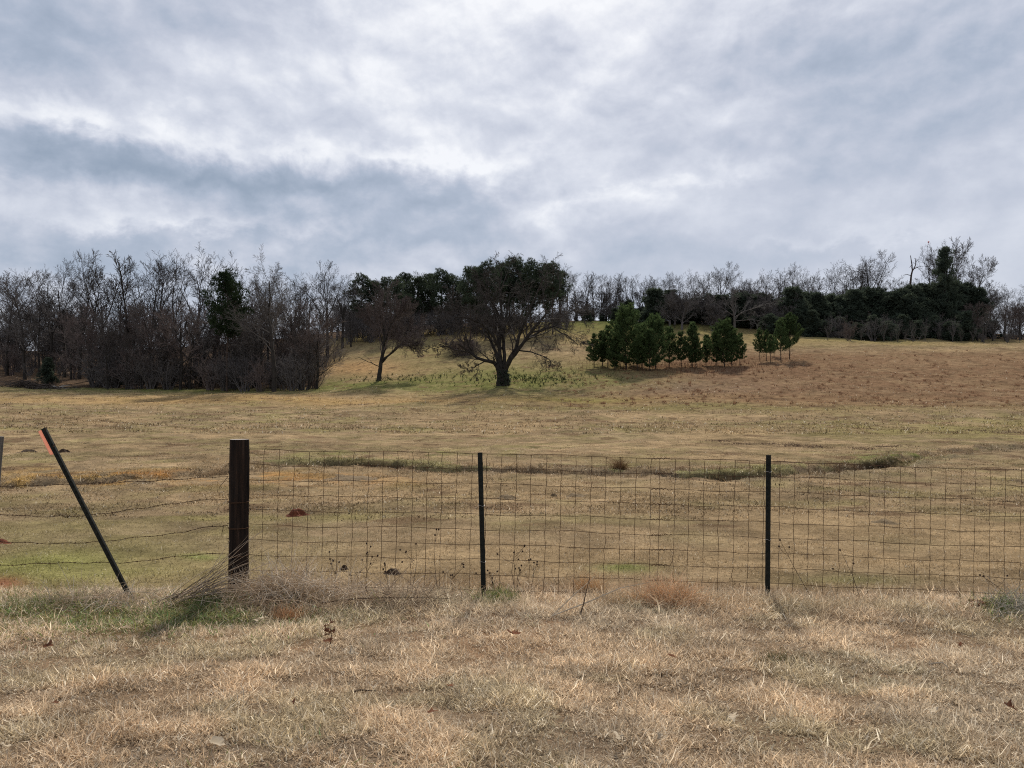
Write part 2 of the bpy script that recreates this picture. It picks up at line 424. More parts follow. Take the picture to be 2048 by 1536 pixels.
# longer, matted straw along the fence line
x, y = scatter(155000, 6.0, 7.9, 1.0, .76, rg)
w = np.exp(-((y-6.95-.25*(N1.fbm(x*.9, y*0, 2)-.5))/.45)**2)
kp = rg.random(len(x)) < w*(.15+.9*N2.fbm(x*1.2+7, y*1.2, 3)); x, y = x[kp], y[kp]
kp = rg.random(len(x)) > .72*(1-sst(430, 620, CX+F*x/y)); x, y = x[kp], y[kp]
pf = blades((x, y), .08, .27, .0042, .5, col_near, rg, 1.3)
gv, gf, gc = merge([pn, pf])
o = link('verge_grass', raw_mesh('verge_grass', gv, gf, 3, gc), M['grass'])
tag(o, 'dense dead straw coloured grass covering the verge before the wire fence', 'grass', kind='stuff')
x, y = scatter(310000, 7.4, 16, 1.6, .74, rg)
dens = N2.fbm(x*2.1, y*2.1, 4); kp = rg.random(len(x)) < np.clip((dens-.25)*3, .2, 1); x, y = x[kp], y[kp]
p1 = blades((x, y), .02, .07, .0060, .55, col_mid, rg, .8)
x, y = scatter(300000, 15, 48, 2.0, .72, rg)
dens = N2.fbm(x*1.4, y*1.4, 4); kp = rg.random(len(x)) < np.clip((dens-.35)*4, .12, 1); x, y = x[kp], y[kp]
p2 = blades((x, y), .03, .10, .015, .6, col_mid, rg, .8)
x, y = scatter(150000, 46, 165, 2.0, .72, rg)
dens = N2.fbm(x*.8, y*.8, 4); kp = rg.random(len(x)) < np.clip((dens-.42)*6, .05, 1); x, y = x[kp], y[kp]
p3 = blades((x, y), .08, .26, .06, .7, col_mid, rg, .8)
cx_, cy_ = scatter(8000, 14, 95, 1.75, .72, rg); q = 22
kk = rg.random(len(cx_)) < np.clip((N1.fbm(cx_*.25+8, cy_*.35, 3)-.36)*4, .05, 1); cx_, cy_ = cx_[kk], cy_[kk]
sp_ = .05+.22*rg.random(len(cx_))**2.5
x = np.repeat(cx_, q)+rg.normal(0, 1, len(cx_)*q)*np.repeat(sp_*1.7, q); y = np.repeat(cy_, q)+rg.normal(0, 1, len(cx_)*q)*np.repeat(sp_, q)
tone = np.repeat(.52+.8*rg.random(len(cx_))**1.5, q)
p4 = blades((x, y), .03, .10, .02, .6, lambda a, b, z, r_: col_mid(a, b, z, r_)*tone[:, None], rg, .8)
# ragged tufts overhanging the drain
t_ = rg.random(1500); seg_ = np.floor(t_*(len(DP)-1)).astype(int); f_ = (t_*(len(DP)-1)-seg_)[:, None]
cc_ = DP[seg_]*(1-f_)+DP[seg_+1]*f_+np.stack([rg.normal(0, .3, 1500), rg.normal(.15, .65, 1500)], 1); q = 20
x = np.repeat(cc_[:, 0], q)+rg.normal(0, .14, 1500*q); y = np.repeat(cc_[:, 1], q)+rg.normal(0, .10, 1500*q); tone = np.repeat(.45+.9*rg.random(1500), q)
p5 = blades((x, y), .05, .20, .016, .7, lambda a, b, z, r_: col_mid(a, b, z, r_)*tone[:, None], rg, .9)
gv, gf, gc = merge([p1, p2, p3, p4, p5])
o = link('pasture_grass', raw_mesh('pasture_grass', gv, gf, 3, gc), M['grass'])
tag(o, 'short grazed winter grass over the field beyond the fence', 'grass', kind='stuff')

# ------------------------------------------------------------------ camera, sun, sky
cd = bpy.data.cameras.new('camera'); cam = bpy.data.objects.new('camera', cd); C.objects.link(cam)
cam.location = (0, 0, CZ); cam.rotation_euler = (math.pi/2, 0, 0)
cd.sensor_width = 36; cd.lens = 36*F/2048; cd.shift_y = (HY-768)/2048; cd.clip_start = .05; cd.clip_end = 5000
SC.camera = cam
SUN_AZ, SUN_EL = math.radians(7), math.radians(43)      # azimuth clockwise from +Y
sd = bpy.data.lights.new('sun', 'SUN'); sd.energy = 4.4; sd.angle = math.radians(4); sd.color = (1, .93, .82)
so = bpy.data.objects.new('sun', sd); C.objects.link(so)
so.rotation_euler = (math.pi/2-SUN_EL, 0, math.pi-SUN_AZ)
so.location = (0, 0, 60)
SC.view_settings.view_transform = 'Standard'; SC.view_settings.look = 'None'; SC.view_settings.gamma = 1; SC.view_settings.exposure = .25

w = bpy.data.worlds.new('World'); SC.world = w; w.use_nodes = True; w.node_tree.nodes.clear(); T = NT(w.node_tree)
tc = T.n('ShaderNodeTexCoord'); sp = T.n('ShaderNodeSeparateXYZ'); T.l(tc.outputs['Generated'], sp.inputs[0])
x_, y_, z_ = sp.outputs
az = T.m('ARCTAN2', x_, y_); el = T.m('ARCSINE', z_)
def AE(px, py): return math.atan2(px-CX, F), math.atan2(HY-py, math.hypot(F, px-CX))
# cloud plane coordinates for the texture of the cloud deck
zz = T.m('ADD', T.m('MAXIMUM', z_, 0.0), .10)
cb = T.n('ShaderNodeCombineXYZ'); T.l(T.m('DIVIDE', x_, zz), cb.inputs[0]); T.l(T.m('DIVIDE', y_, zz), cb.inputs[1])
pl = cb.outputs[0]
cb2 = T.n('ShaderNodeCombineXYZ'); T.l(az, cb2.inputs[0]); T.l(T.m('MULTIPLY', el, 1.45), cb2.inputs[1]); cb2.inputs[2].default_value = 3.7
ae = cb2.outputs[0]
nA = T.noise(pl, .9, 7, .60, .6); nB = T.noise(ae, 5.0, 8, .60, .25); nC = T.noise(ae, 10.0, 8, .62, .15)
w1 = T.noise(ae, 6.0, 5, .6, .2); cb3 = T.n('ShaderNodeCombineXYZ'); T.l(az, cb3.inputs[0]); T.l(T.m('MULTIPLY', el, 1.5), cb3.inputs[1]); cb3.inputs[2].default_value = 9.1
w2 = T.noise(cb3.outputs[0], 9.0, 7, .62, .3)
def shifted(k):
    q = T.n('ShaderNodeCombineXYZ'); T.l(T.m('ADD', az, T.m('MULTIPLY', T.m('SUBTRACT', SUN_AZ, az), k)), q.inputs[0])
    T.l(T.m('MULTIPLY', T.m('ADD', el, T.m('MULTIPLY', T.m('SUBTRACT', SUN_EL+.1, el), k)), 1.45), q.inputs[1]); q.inputs[2].default_value = 3.7; return q.outputs[0]
def relief(scale, k, rough):
    return T.m('SUBTRACT', T.noise(ae, scale, 7, rough, .15), T.noise(shifted(k), scale, 7, rough, .15))
U = T.m('ADD', az, T.m('MULTIPLY', T.m('SUBTRACT', w1, .5), .11))
cb4 = T.n('ShaderNodeCombineXYZ'); T.l(az, cb4.inputs[0]); T.l(el, cb4.inputs[1]); cb4.inputs[2].default_value = 1.3
w3 = T.noise(cb4.outputs[0], 24.0, 5, .55, .2)
V = T.m('ADD', T.m('ADD', el, T.m('MULTIPLY', T.m('SUBTRACT', w2, .5), .075)), T.m('MULTIPLY', T.m('SUBTRACT', w3, .5), .050))
U = T.m('ADD', U, T.m('MULTIPLY', T.m('SUBTRACT', w3, .5), .04))
B = T.m('MULTIPLY_ADD', T.m('SUBTRACT', nA, .5), .12, .69)
B = T.m('ADD', B, T.m('MULTIPLY', T.m('SUBTRACT', nB, .5), .40))
B = T.m('ADD', B, T.m('MULTIPLY', T.m('SUBTRACT', nC, .5), .24))
calm = T.m('MULTIPLY_ADD', T.m('MULTIPLY', T.m('MULTIPLY', T.m('ADD', az, .02), 3.0, clamp=True), T.m('MULTIPLY', T.m('SUBTRACT', .36, el), 5.0, clamp=True)), -.85, 1.0)
B = T.m('ADD', B, T.m('MULTIPLY', T.m('MULTIPLY', relief(5.0, .045, .50), .55), calm)); B = T.m('ADD', B, T.m('MULTIPLY', T.m('MULTIPLY', relief(13.0, .022, .55), .62), calm))
def gauss(px, py, sx, sy, amp):
    global B
    u, v = AE(px, py)
    a = T.m('DIVIDE', T.m('SUBTRACT', U, u), sx/F); b = T.m('DIVIDE', T.m('SUBTRACT', V, v), sy/F)
    e = T.m('EXPONENT', T.m('MULTIPLY', T.m('ADD', T.m('MULTIPLY', a, a), T.m('MULTIPLY', b, b)), -1.0))
    B = T.m('ADD', B, T.m('MULTIPLY', e, amp))
def shelf(p0, p1, decay, dark, rimh, rim, soft=14):
    """a cloud bank: bright ragged upper edge running p0 -> p1, shade fading out below it"""
    global B
    (u0, v0), (u1, v1) = AE(*p0), AE(*p1)
    edge = T.m('MULTIPLY_ADD', T.m('SUBTRACT', U, u0), (v1-v0)/(u1-u0), v0)
    dlt = T.m('SUBTRACT', V, edge)
    win = T.m('MULTIPLY', T.m('SMOOTH_MIN', 1.0, T.m('MULTIPLY', T.m('SUBTRACT', U, u0-.05), 9, clamp=True), .1),
              T.m('MULTIPLY', T.m('SUBTRACT', u1+.05, U), 9, clamp=True))
    below = T.m('MULTIPLY', T.m('MULTIPLY', T.m('MULTIPLY', dlt, -1.0), F/soft, clamp=True), T.m('EXPONENT', T.m('MINIMUM', T.m('MULTIPLY', dlt, F/decay), 0.0)))
    q = T.m('DIVIDE', T.m('ADD', dlt, rimh*.15/F), rimh/F); rr = T.m('EXPONENT', T.m('MULTIPLY', T.m('MULTIPLY', q, q), -1.0))
    B = T.m('ADD', B, T.m('MULTIPLY', win, T.m('ADD', T.m('MULTIPLY', below, -dark), T.m('MULTIPLY', rr, rim))))
shelf((-60, 205), (1060, 335), 100, .44, 36, .34, 60)
gauss(250, 300, 420, 60, -.10)
gauss(640, 360, 400, 46, -.19)
gauss(60, 290, 200, 50, -.14)
gauss(150, 400, 330, 40, .16)
shelf((60, 438), (720, 452), 60, .22, 18, .14, 20)
gauss(900, 470, 330, 34, -.10)
gauss(1080, 90, 75, 45, -.22)
gauss(1030, 60, 60, 90, .14)
gauss(1180, 130, 130, 80, .14)
gauss(1080, -70, 400, 150, .30)
gauss(640, 150, 330, 90, .12)
gauss(80, 60, 260, 80, -.20)
gauss(370, 50, 120, 40, -.12)
gauss(1560, 90, 260, 60, -.16)
gauss(1850, 150, 260, 80, -.16)
gauss(1500, 150, 80, 40, .12)
gauss(1650, 260, 300, 90, -.12)
gauss(1250, 285, 300, 60, .06)
shelf((1060, 420), (1560, 330), 50, .14, 26, .16, 16)
gauss(1200, 430, 250, 40, .10)
shelf((1500, 490), (1900, 448), 40, .10, 20, .12, 14)
gauss(1850, 320, 260, 60, -.06)
gauss(1500, 520, 900, 50, -.06)
gauss(250, 530, 420, 45, -.10)
gauss(640, 505, 250, 25, .10)
Bc = T.m('MULTIPLY', B, 1.0, clamp=True)
cloud = T.ramp(Bc, [(0, (.23, .295, .395)), (.22, (.30, .365, .465)), (.45, (.41, .468, .575)), (.62, (.53, .568, .665)), (.80, (.68, .71, .79)), (1, (.90, .915, .95))])
sky = T.n('ShaderNodeTexSky', sky_type='NISHITA'); sky.sun_disc = False
sky.sun_elevation = SUN_EL; sky.sun_rotation = SUN_AZ
sc10 = T.n('ShaderNodeVectorMath', operation='SCALE'); T.l(cloud, sc10.inputs[0]); sc10.inputs['Scale'].default_value = 8.6
mx = T.mix(.94, sky.outputs[0], sc10.outputs[0])
bg = T.n('ShaderNodeBackground'); bg.inputs['Strength'].default_value = .1; T.l(mx, bg.inputs[0])
wo = T.n('ShaderNodeOutputWorld'); T.l(bg.outputs[0], wo.inputs[0])
# ------------------------------------------------------------------ fence materials
M['rust_wire'] = noisy('rust_wire', (.050, .028, .017), (.12, .066, .038), 9, rough=.8, objrand=0, metal=.3)
M['post_steel'] = noisy('post_steel', (.006, .007, .006), (.020, .022, .018), 14, rough=.75, objrand=0, bump=.2, spec=.15)
M['galv'] = noisy('galv', (.30, .30, .29), (.45, .45, .44), 40, rough=.45, objrand=0, metal=.7)
M['orange'] = noisy('orange', (.88, .50, .37), (.93, .57, .43), 20, trans=.5, objrand=0)
M['grey_wood'] = noisy('grey_wood', (.07, .064, .058), (.16, .145, .125), 9, stretch=(8, 8, 1), objrand=0, bump=.5)
# treated pine post: dark stained grain with checks
m, T = new_mat('stained_wood'); tc = T.n('ShaderNodeTexCoord'); mp = T.n('ShaderNodeMapping'); mp.inputs['Scale'].default_value = (26, 26, 1.3); T.l(tc.outputs['Object'], mp.inputs[0])
n = T.noise(mp.outputs[0], 1.0, 6, .65, .4); n2 = T.noise(tc.outputs['Object'], 5, 4, .6)
col = T.ramp(n, [(.34, (.005, .004, .0036)), (.48, (.016, .011, .0085)), (.60, (.032, .020, .014)), (.74, (.09, .062, .047))])
col = T.mix(T.m('MULTIPLY', T.m('SUBTRACT', n2, .5, clamp=True), 2.2, clamp=True), col, (.02, .017, .015))
b = T.n('ShaderNodeBsdfPrincipled'); T.l(col, b.inputs['Base Color']); b.inputs['Roughness'].default_value = .9; b.inputs['Specular IOR Level'].default_value = .1
bp = T.n('ShaderNodeBump'); bp.inputs['Strength'].default_value = .9; bp.inputs['Distance'].default_value = .012; T.l(n, bp.inputs['Height']); T.l(bp.outputs[0], b.inputs['Normal'])
finish(T, b.outputs[0]); M['stained_wood'] = m
M['cut_wood'] = noisy('cut_wood', (.20, .17, .14), (.36, .32, .28), 25, objrand=0)
FD = 7.2
def on_fence(px, py, off=0.0): return P(px, py, FD+off)

# ------------------------------------------------------------------ round wooden corner post
top = on_fence(478.5, 879); bx = on_fence(476.5, 1195)[0]; bz = gh(bx, FD)
wp = empty('wooden_post', (bx, FD, bz)); tag(wp, 'thick round dark stained wooden post where barbed wire meets woven wire', 'fence post')
rr = np.random.default_rng(5); mb = MB()
hs = np.array([-.15, .0, .12, .3, .5, .7, .9, 1.1, 1.25, top[2]-bz-.006, top[2]-bz])
hs = hs[(hs < top[2]-bz-.03) | (hs >= top[2]-bz-.0061)]
k = 40; an = np.arange(k)*2*math.pi/k; check = 1-.05*(rr.random(k) < .16)
v = []
for i, h in enumerate(hs):
    r = .0895-.001*h+.002*math.sin(h*7); r *= .975 if i == len(hs)-1 else 1
    lean = (top[0]-bx)*max(h, 0)/hs[-1]
    ra = r*(1+.018*np.sin(an*3+h*.6)+.012*np.sin(an*7+1-h*.8))*check
    v.append(np.stack([lean+ra*np.cos(an), ra*np.sin(an), np.full(k, h)], 1))
f = []
for i in range(len(hs)-1):
    for j in range(k): a = i*k+j; c = i*k+(j+1) % k; f += [(a, c, c+k), (a, c+k, a+k)]
mb.add(np.vstack(v), f); mb.build('post_shaft', M['stained_wood'], wp)
mb = MB(); tv = v[-1].copy(); tv = np.vstack([tv+[0, 0, .0015], tv.mean(0)+[0, 0, .004]])
mb.add(tv, [(j, (j+1) % k, k) for j in range(k)]); mb.build('end_grain', M['cut_wood'], wp)
for py in (1002.5, 1054, 1109):
    mb = MB(); z = CZ-(py-HY)/F*FD-bz; a2 = np.linspace(0, 2*math.pi, 26)
    l = (top[0]-bx)*z/hs[-1]
    mb.tube(np.stack([l+.094*np.cos(a2), .094*np.sin(a2), z+.003*np.sin(a2*2)], 1), .0022, 5)
    mb.tube(np.stack([l+.094*np.cos(a2), .094*np.sin(a2), z-.006+.003*np.cos(a2)], 1), .0022, 5)
    mb.build('wire_wrap', M['rust_wire'], wp)
rr = np.random.default_rng(3)
for py in (930, 960, 990, 1020, 1080, 1139):
    mb = MB(); z = CZ-(py-HY)/F*FD-bz; l = (top[0]-bx)*z/hs[-1]
    a1 = math.pi+.12; c0 = np.array([l+.09*math.cos(a1), .09*math.sin(a1), z]); o = np.array([math.cos(a1), math.sin(a1), 0])
    mb.tube([c0-[0, 0, .012], c0+o*.007-[0, 0, .010], c0+o*.008, c0+o*.007+[0, 0, .010], c0+[0, 0, .012]], .0022, 4); mb.build('staple', M['rust_wire'], wp)

# ------------------------------------------------------------------ steel T-posts
def t_post(p_top, p_bot, label, yaw=0, studs_front=True, clip_rows=()):
    """T section: flange across, stem behind; studs along the flange face"""
    root = empty('steel_fence_post', tuple(p_bot)); tag(root, label, 'fence post')
    ax = np.asarray(p_top)-np.asarray(p_bot); L = np.linalg.norm(ax); ax /= L
    rt = np.cross(np.array([0, 1., 0]), ax); rt /= np.linalg.norm(rt); fw = np.cross(ax, rt)   # fw ~ +Y
    cy, sy_ = math.cos(yaw), math.sin(yaw)
    rt, fw = rt*cy+fw*sy_, fw*cy-rt*sy_
    if rt[0] < 0: rt = -rt
    R = np.stack([rt, fw, ax], 1)
    mb = MB()
    sec = np.array([(-.0225, -.003), (.0225, -.003), (.0225, .002), (.004, .004), (.0025, .038), (-.0025, .038), (-.004, .004), (-.0225, .002)])
    n = len(sec); v = []
    for h in (-.25, 0, L*.5, L): v.append(np.column_stack([sec, np.full(n, h)]))
    v = np.vstack(v); f = []
    for i in range(3):
        for j in range(n): a = i*n+j; c = i*n+(j+1) % n; f += [(a, c, c+n), (a, c+n, a+n)]
    e = 3*n; f += [(e, e+1, e+2), (e, e+2, e+7), (e+3, e+4, e+5), (e+3, e+5, e+6), (e+2, e+3, e+6), (e+2, e+6, e+7)]
    mb.add(v@R.T, f)
    for h in np.arange(.06, L-.015, .054):
        mb.box(R@np.array([0, -.006, h]), .012, .009, .014, R)
    mb.build('post_bar', M['post_steel'], root)
    for h in clip_rows:
        mb = MB(); a2 = np.linspace(-.3, math.pi+.3, 12)
        mb.tube([R@np.array([.029*math.cos(q), .012-.024*math.sin(q), h+.004*math.cos(q*3)]) for q in a2], .0018, 5)
        mb.build('wire_clip', M['galv'], root)
    return root, R, L
def foot(px, d=FD):
    x = (px-CX)/F*d; return np.array([x, d, gh(x, d)])
dp = FD-.055
t_post(P(960, 905, dp), foot(967.5, dp), 'plain dark steel post leaning slightly, nearest the wooden post along the woven wire', .12, clip_rows=(.33, .85))
t_post(P(1537, 910, dp), foot(1535, dp), 'upright dark steel post standing to the right in the woven wire', -.1, clip_rows=(.55, 1.18))
lp, R, L = t_post(P(86, 857, 7.05), foot(259, 7.12), 'dark steel post tilted over to the left with orange strip at its head', -.25)
mb = MB(); q = []
for h, ins in ((L-.25, .012), (L-.242, 0), (L-.012, 0), (L-.004, .006)):
    q += [R@np.array([-.022, .012, h]), R@np.array([-.055+ins, -.010, h]), R@np.array([-.055+ins, -.006, h]), R@np.array([-.022, .016, h])]
f = []
for i in range(3):
    for j in range(4): a = i*4+j; c = i*4+(j+1) % 4; f += [(a, c, c+4), (a, c+4, a+4)]
f += [(0, 1, 2), (0, 2, 3), (12, 14, 13), (12, 15, 14)]
mb.add(np.array(q), f); mb.build('orange_strip', M['orange'], lp)
for h in (L-.022, L-.19):
    mb = MB(); mb.tube([R@np.array([.015, -.004, h]), R@np.array([.035, -.008, h+.006]), R@np.array([.052, -.010, h+.016])], [.005, .0045, .002], 5)
    mb.build('wire_spike', M['rust_wire'], lp)
# grey stake at the left edge
s0 = P(1, 873, 7.3); sx = (-26-CX)/F*7.3
mb = MB(); mb.tube([(sx, 7.3, gh(sx, 7.3)-.2), (sx*.5+s0[0]*.5, 7.3, (s0[2]+gh(sx, 7.3))/2), tuple(s0)], [.034, .032, .030], 9, jit=.2, rg=rr)
tag(mb.build('wooden_stake', M['grey_wood']), 'weathered pale grey wooden stake at the far left end of the barbed wire', 'stake')

# ------------------------------------------------------------------ woven wire, two rolls spliced together
TOPL = [(440, 897), (500, 898), (620, 903), (760, 902.5), (960, 907), (1130, 911), (1315, 917), (1440, 920), (1536, 922), (1700, 929), (1850, 935), (2048, 941), (3050, 976)]
tx, ty = zip(*TOPL)
def toprow(px): return np.interp(px, tx, ty)
rw = np.random.default_rng(21)
def sag(px, k): return 1.6*np.sin(px*.021+k*1.3)+.9*np.sin(px*.055+k*2.2)
def wire_roll(px0, px1, label, splice_at=None):
    mb = MB()
    xs = np.arange(px0, px1+1, 14.7)
    drop = []
    for kk in range(10):
        sp_ = 30.1+.7*(xs-500)/1548
        ys = toprow(xs)+kk*sp_+sag(xs, kk)*(.4 if kk == 0 else .8)+rw.normal(0, .35, len(xs))
        pts = np.array([on_fence(a, b, .012+.003*math.sin(a*.107+kk)) for a, b in zip(xs, ys)])
        mb.tube(pts, .0025 if kk in (0, 9) else .0022, 4, cap=False)
    px = px0+ (16 if px0 < 600 else 4)
    while px < px1:
        lean = -6.5*(1-.35*(px-500)/1548)
        ks = np.linspace(0, 9.4, 21); sp_ = 30.1+.7*(px-500)/1548
        kink = rw.normal(0, .75, 21); kink[1::2] += 1.1*math.copysign(1, rw.random()-.5)*rw.random()
        if rw.random() < .12: kink[rw.integers(4, 14)] += rw.normal(0, 3)
        pts = np.array([on_fence(px+lean*q/9.4+w_, toprow(px)+q*sp_+sag(px, q)*.7, .016) for q, w_ in zip(ks, kink)])
        # each stay is hooked at the top
        mb.tube(pts, .0022, 4, cap=False)
        px += 29.5+.8*(px-500)/1548+rw.normal(0, .5)
    o = mb.build('woven_wire_fence', M['rust_wire'])
    return tag(o, label, 'wire fence')
f1 = wire_roll(454, 1322, 'rusty woven wire fence stretch running from the wooden post to the twisted splice')
f2 = wire_roll(1316, 3000, 'rusty woven wire fence stretch beyond the twisted splice, passing the upright steel post')
for kk in range(9):
    y0 = toprow(1316)+kk*30.4
    mb = MB(); a2 = np.linspace(0, 14, 40)
    mb.tube([on_fence(1302+t*2.2+rw.normal(0, .3), y0+1.5*math.sin(t*1.8), .010+.004*math.cos(t*1.8)) for t in a2], .0026, 4)
    e = on_fence(1333, y0, .008)
    mb.tube([e, e+[.025, -.01, -.004+rw.normal(0, .01)], e+[.05, -.02, .03*rw.normal(.8, .6)]], .0022, 4)
    mb.build('splice_twist', M['rust_wire'], f2)

# ------------------------------------------------------------------ barbed wire strands
def barbed(pts, label, off=.01):
    pts = np.array(pts, float); xs = np.arange(pts[0, 0], pts[-1, 0], 5.0)
    # smooth interpolation through the traced sag
    ys = np.interp(xs, pts[:, 0], pts[:, 1]); ys = np.convolve(np.pad(ys, 6, mode='edge'), np.ones(13)/13, 'valid')
    ys += .9*np.sin(xs*.09+pts[0, 1])+rw.normal(0, .25, len(xs))
    q = np.array([on_fence(a, b, off) for a, b in zip(xs, ys)])
    mb = MB(); ph = np.arange(len(q))*1.9
    for s_ in (1, -1):
        mb.tube(q+np.stack([0*ph, s_*.002*np.cos(ph), s_*.002*np.sin(ph)], 1), .0019, 4, cap=False)
    for i in range(3, len(q)-2, 5):
        c = q[i]
        for t in range(4):
            d = np.array([rw.normal(0, .35), rw.normal(0, 1), rw.normal(0, 1)]); d /= np.linalg.norm(d)
            mb.tube([c-d*.004, c+d*.016], [.0019, .0008], 4)
        mb.tube([c-[.006, 0, 0], c+[.006, 0, 0]], .0042, 5)
    o = mb.build('barbed_wire', M['rust_wire']); tag(o, label, 'barbed wire', 'barbed wire strands left of the wooden post')
    return o
b1 = barbed([(-640, 980), (0, 973), (140, 969), (300, 962), (457, 952)], 'topmost strand of rusty barbed wire tied to the wooden post')
mb = MB(); mb.tube([on_fence(457, 952), on_fence(452, 958, -.02), on_fence(446, 966, -.02), on_fence(439, 974, -.015)], .0026, 5); mb.build('loose_end', M['rust_wire'], b1)
barbed([(-640, 1018), (0, 1028), (80, 1034), (180, 1031), (300, 1014), (400, 1000), (457, 998)], 'second barbed wire strand from the top, sagging past the tilted post')
b3 = barbed([(-640, 1074), (0, 1083), (100, 1088), (200, 1084), (270, 1075), (350, 1068), (400, 1056), (450, 1050), (457, 1050)], 'third barbed wire strand from the top with a dangling twisted end')
mb = MB(); mb.tube([on_fence(447, 1050), on_fence(446, 1058, -.02), on_fence(444, 1066, -.01), on_fence(444, 1072, -.02)], .0032, 5); mb.build('loose_end', M['rust_wire'], b3)
barbed([(-640, 1136), (0, 1131), (100, 1126), (215, 1125), (265, 1126), (330, 1115), (420, 1107), (457, 1107)], 'lowest strand of barbed wire just above the green grass')

# ------------------------------------------------------------------ dead stalks, tufts and weeds along the fence
M['stalk'] = attr_leaf('stalk', .2)
def stalks(starts, dirs, lens, rad, cols, rg, droop=.3, nseg=4):
    """thin three sided stems as one mesh with a colour per stem"""
    n = len(starts); p = np.asarray(starts, float); d = np.asarray(dirs, float); d /= np.linalg.norm(d, axis=1)[:, None]
    L = np.asarray(lens); rd = np.broadcast_to(rad, (n,))
    rings = []; c = p.copy(); dd = d.copy()
    for i in range(nseg+1):
        u = np.cross(dd, [0.31, .2, .93]); u /= np.linalg.norm(u, axis=1)[:, None]+1e-9; w = np.cross(dd, u)
        r = (rd*(1-.65*i/nseg))[:, None]
        rings.append(np.stack([c+r*(u*math.cos(a)+w*math.sin(a)) for a in (0, 2.094, 4.189)], 1))
        dd = dd+np.stack([rg.normal(0, .12, n), rg.normal(0, .12, n), -droop*rg.random(n)*.6], 1); dd /= np.linalg.norm(dd, axis=1)[:, None]
        c = c+dd*(L/nseg)[:, None]
    V = np.stack(rings, 1).reshape(-1, 3); o = np.arange(n)[:, None]*(3*(nseg+1)); f = []
    for i in range(nseg):
        for j in range(3):
            a = i*3+j; b = i*3+(j+1) % 3; f += [o+[a, b, b+3], o+[a, b+3, a+3]]
    return V, np.concatenate(f, 0), np.repeat(np.asarray(cols), 3*(nseg+1), 0)
def stalk_obj(name, label, cat, sets, loc):
    v, f, c = merge(sets); o = link(name, raw_mesh(name, v-np.asarray(loc), f, 3, c), M['stalk']); o.location = loc
    return tag(o, label, cat)
rg = np.random.default_rng(33)
def shades(n, base, var=.35): return np.asarray(base)*(1+var*(rg.random((n, 1))*2-1))
def gz(x, y): return ground_h(np.asarray(x), np.asarray(y))
def heap(px, d, sx, sy, h, n, base, up=.35, ln=(.15, .45), rad=.0019, bias=(0, 0, 0), droop=.6):
    cx = (px-CX)/F*d; x = cx+rg.normal(0, sx, n); y = d+rg.normal(0, sy, n)
    hh = h*np.exp(-((x-cx)/sx/1.6)**2-((y-d)/sy/1.6)**2)*rg.random(n)
    az = rg.random(n)*6.283; ez = np.abs(rg.normal(up, .5, n))
    dr = np.stack([np.cos(az)*np.cos(ez), np.sin(az)*np.cos(ez), np.sin(ez)], 1)+bias
    return stalks(np.stack([x, y, gz(x, y)+hh-.01], 1), dr, ln[0]+(ln[1]-ln[0])*rg.random(n)**1.5, rad, shades(n, base), rg, droop), (cx, d, gh(cx, d))
GREYS = (.54, .43, .31)
s1, loc = heap(580, 6.92, .28, .18, .24, 900, GREYS, rad=.0026)
s2, _ = heap(560, 6.85, .30, .16, .08, 700, (.42, .31, .20), .15, (.2, .6))
s3, _ = heap(600, 6.88, .32, .14, .20, 380, (.72, .64, .52), .8, (.15, .42), .0028)
stalk_obj('dead_weed_heap', 'tangled heap of dead grey weeds at the foot of the wooden post', 'weed heap', [s1, s2, s3], loc)
s1, loc = heap(205, 6.75, .38, .16, .10, 620, GREYS, .3, (.12, .4)); s2, _ = heap(180, 6.7, .42, .16, .08, 60, (.55, .50, .42), .6, (.15, .4), .0028)
stalk_obj('dead_weed_heap', 'low spread of pale dead weeds over green grass below the tilted post', 'weed heap', [s1, s2], loc)
s1, loc = heap(750, 6.75, .42, .14, .09, 1000, (.50, .39, .27), .25, (.15, .5)); s2, _ = heap(800, 6.65, .4, .1, .05, 110, (.22, .16, .11), .08, (.4, .9), .0028)
stalk_obj('dead_weed_heap', 'flattened brown dead weeds lying before the woven wire right of the grey heap', 'weed heap', [s1, s2], loc)
s1, loc = heap(2035, 6.75, .16, .14, .12, 420, (.42, .38, .32), .5, (.12, .4)); s2, _ = heap(2000, 6.85, .16, .12, .05, 300, (.13, .165, .045), .9, (.08, .2), .0022)
stalk_obj('dead_weed_heap', 'grey dead weeds over green grass beside the red soil mound', 'weed heap', [s1, s2], loc)
# sheaf of long dead canes leaning against the wooden post
n = 46; x = (360+rg.normal(0, 22, n)-CX)/F*6.72; y = 6.72+rg.normal(0, .07, n)
dr = np.stack([.62+rg.normal(0, .12, n), .12+rg.normal(0, .10, n), .33+rg.normal(0, .13, n)], 1)
st = np.stack([x+.25*(rg.random(n)-.3), y, gz(x, y)+.02+.06*rg.random(n)], 1)
s1 = stalks(st, dr, .45+.45*rg.random(n), .0040, shades(n, (.33, .26, .195), .6), rg, .12, 5)
n = 26; q = (482+rg.normal(0, 12, n)-CX)/F*6.95; st = np.stack([q, np.full(n, 6.95), gz(q, q*0+6.95)+.05], 1)
s2 = stalks(st, np.stack([rg.normal(0, .3, n), rg.normal(-.1, .15, n), np.ones(n)], 1), .12+.2*rg.random(n), .0024, shades(n, (.42, .36, .29)), rg, .2)
stalk_obj('dead_cane_sheaf', 'sheaf of long dark dead canes slanting up against the wooden post', 'dead canes', [s1, s2], (float(x.mean()), 6.72, gh(float(x.mean()), 6.72)))
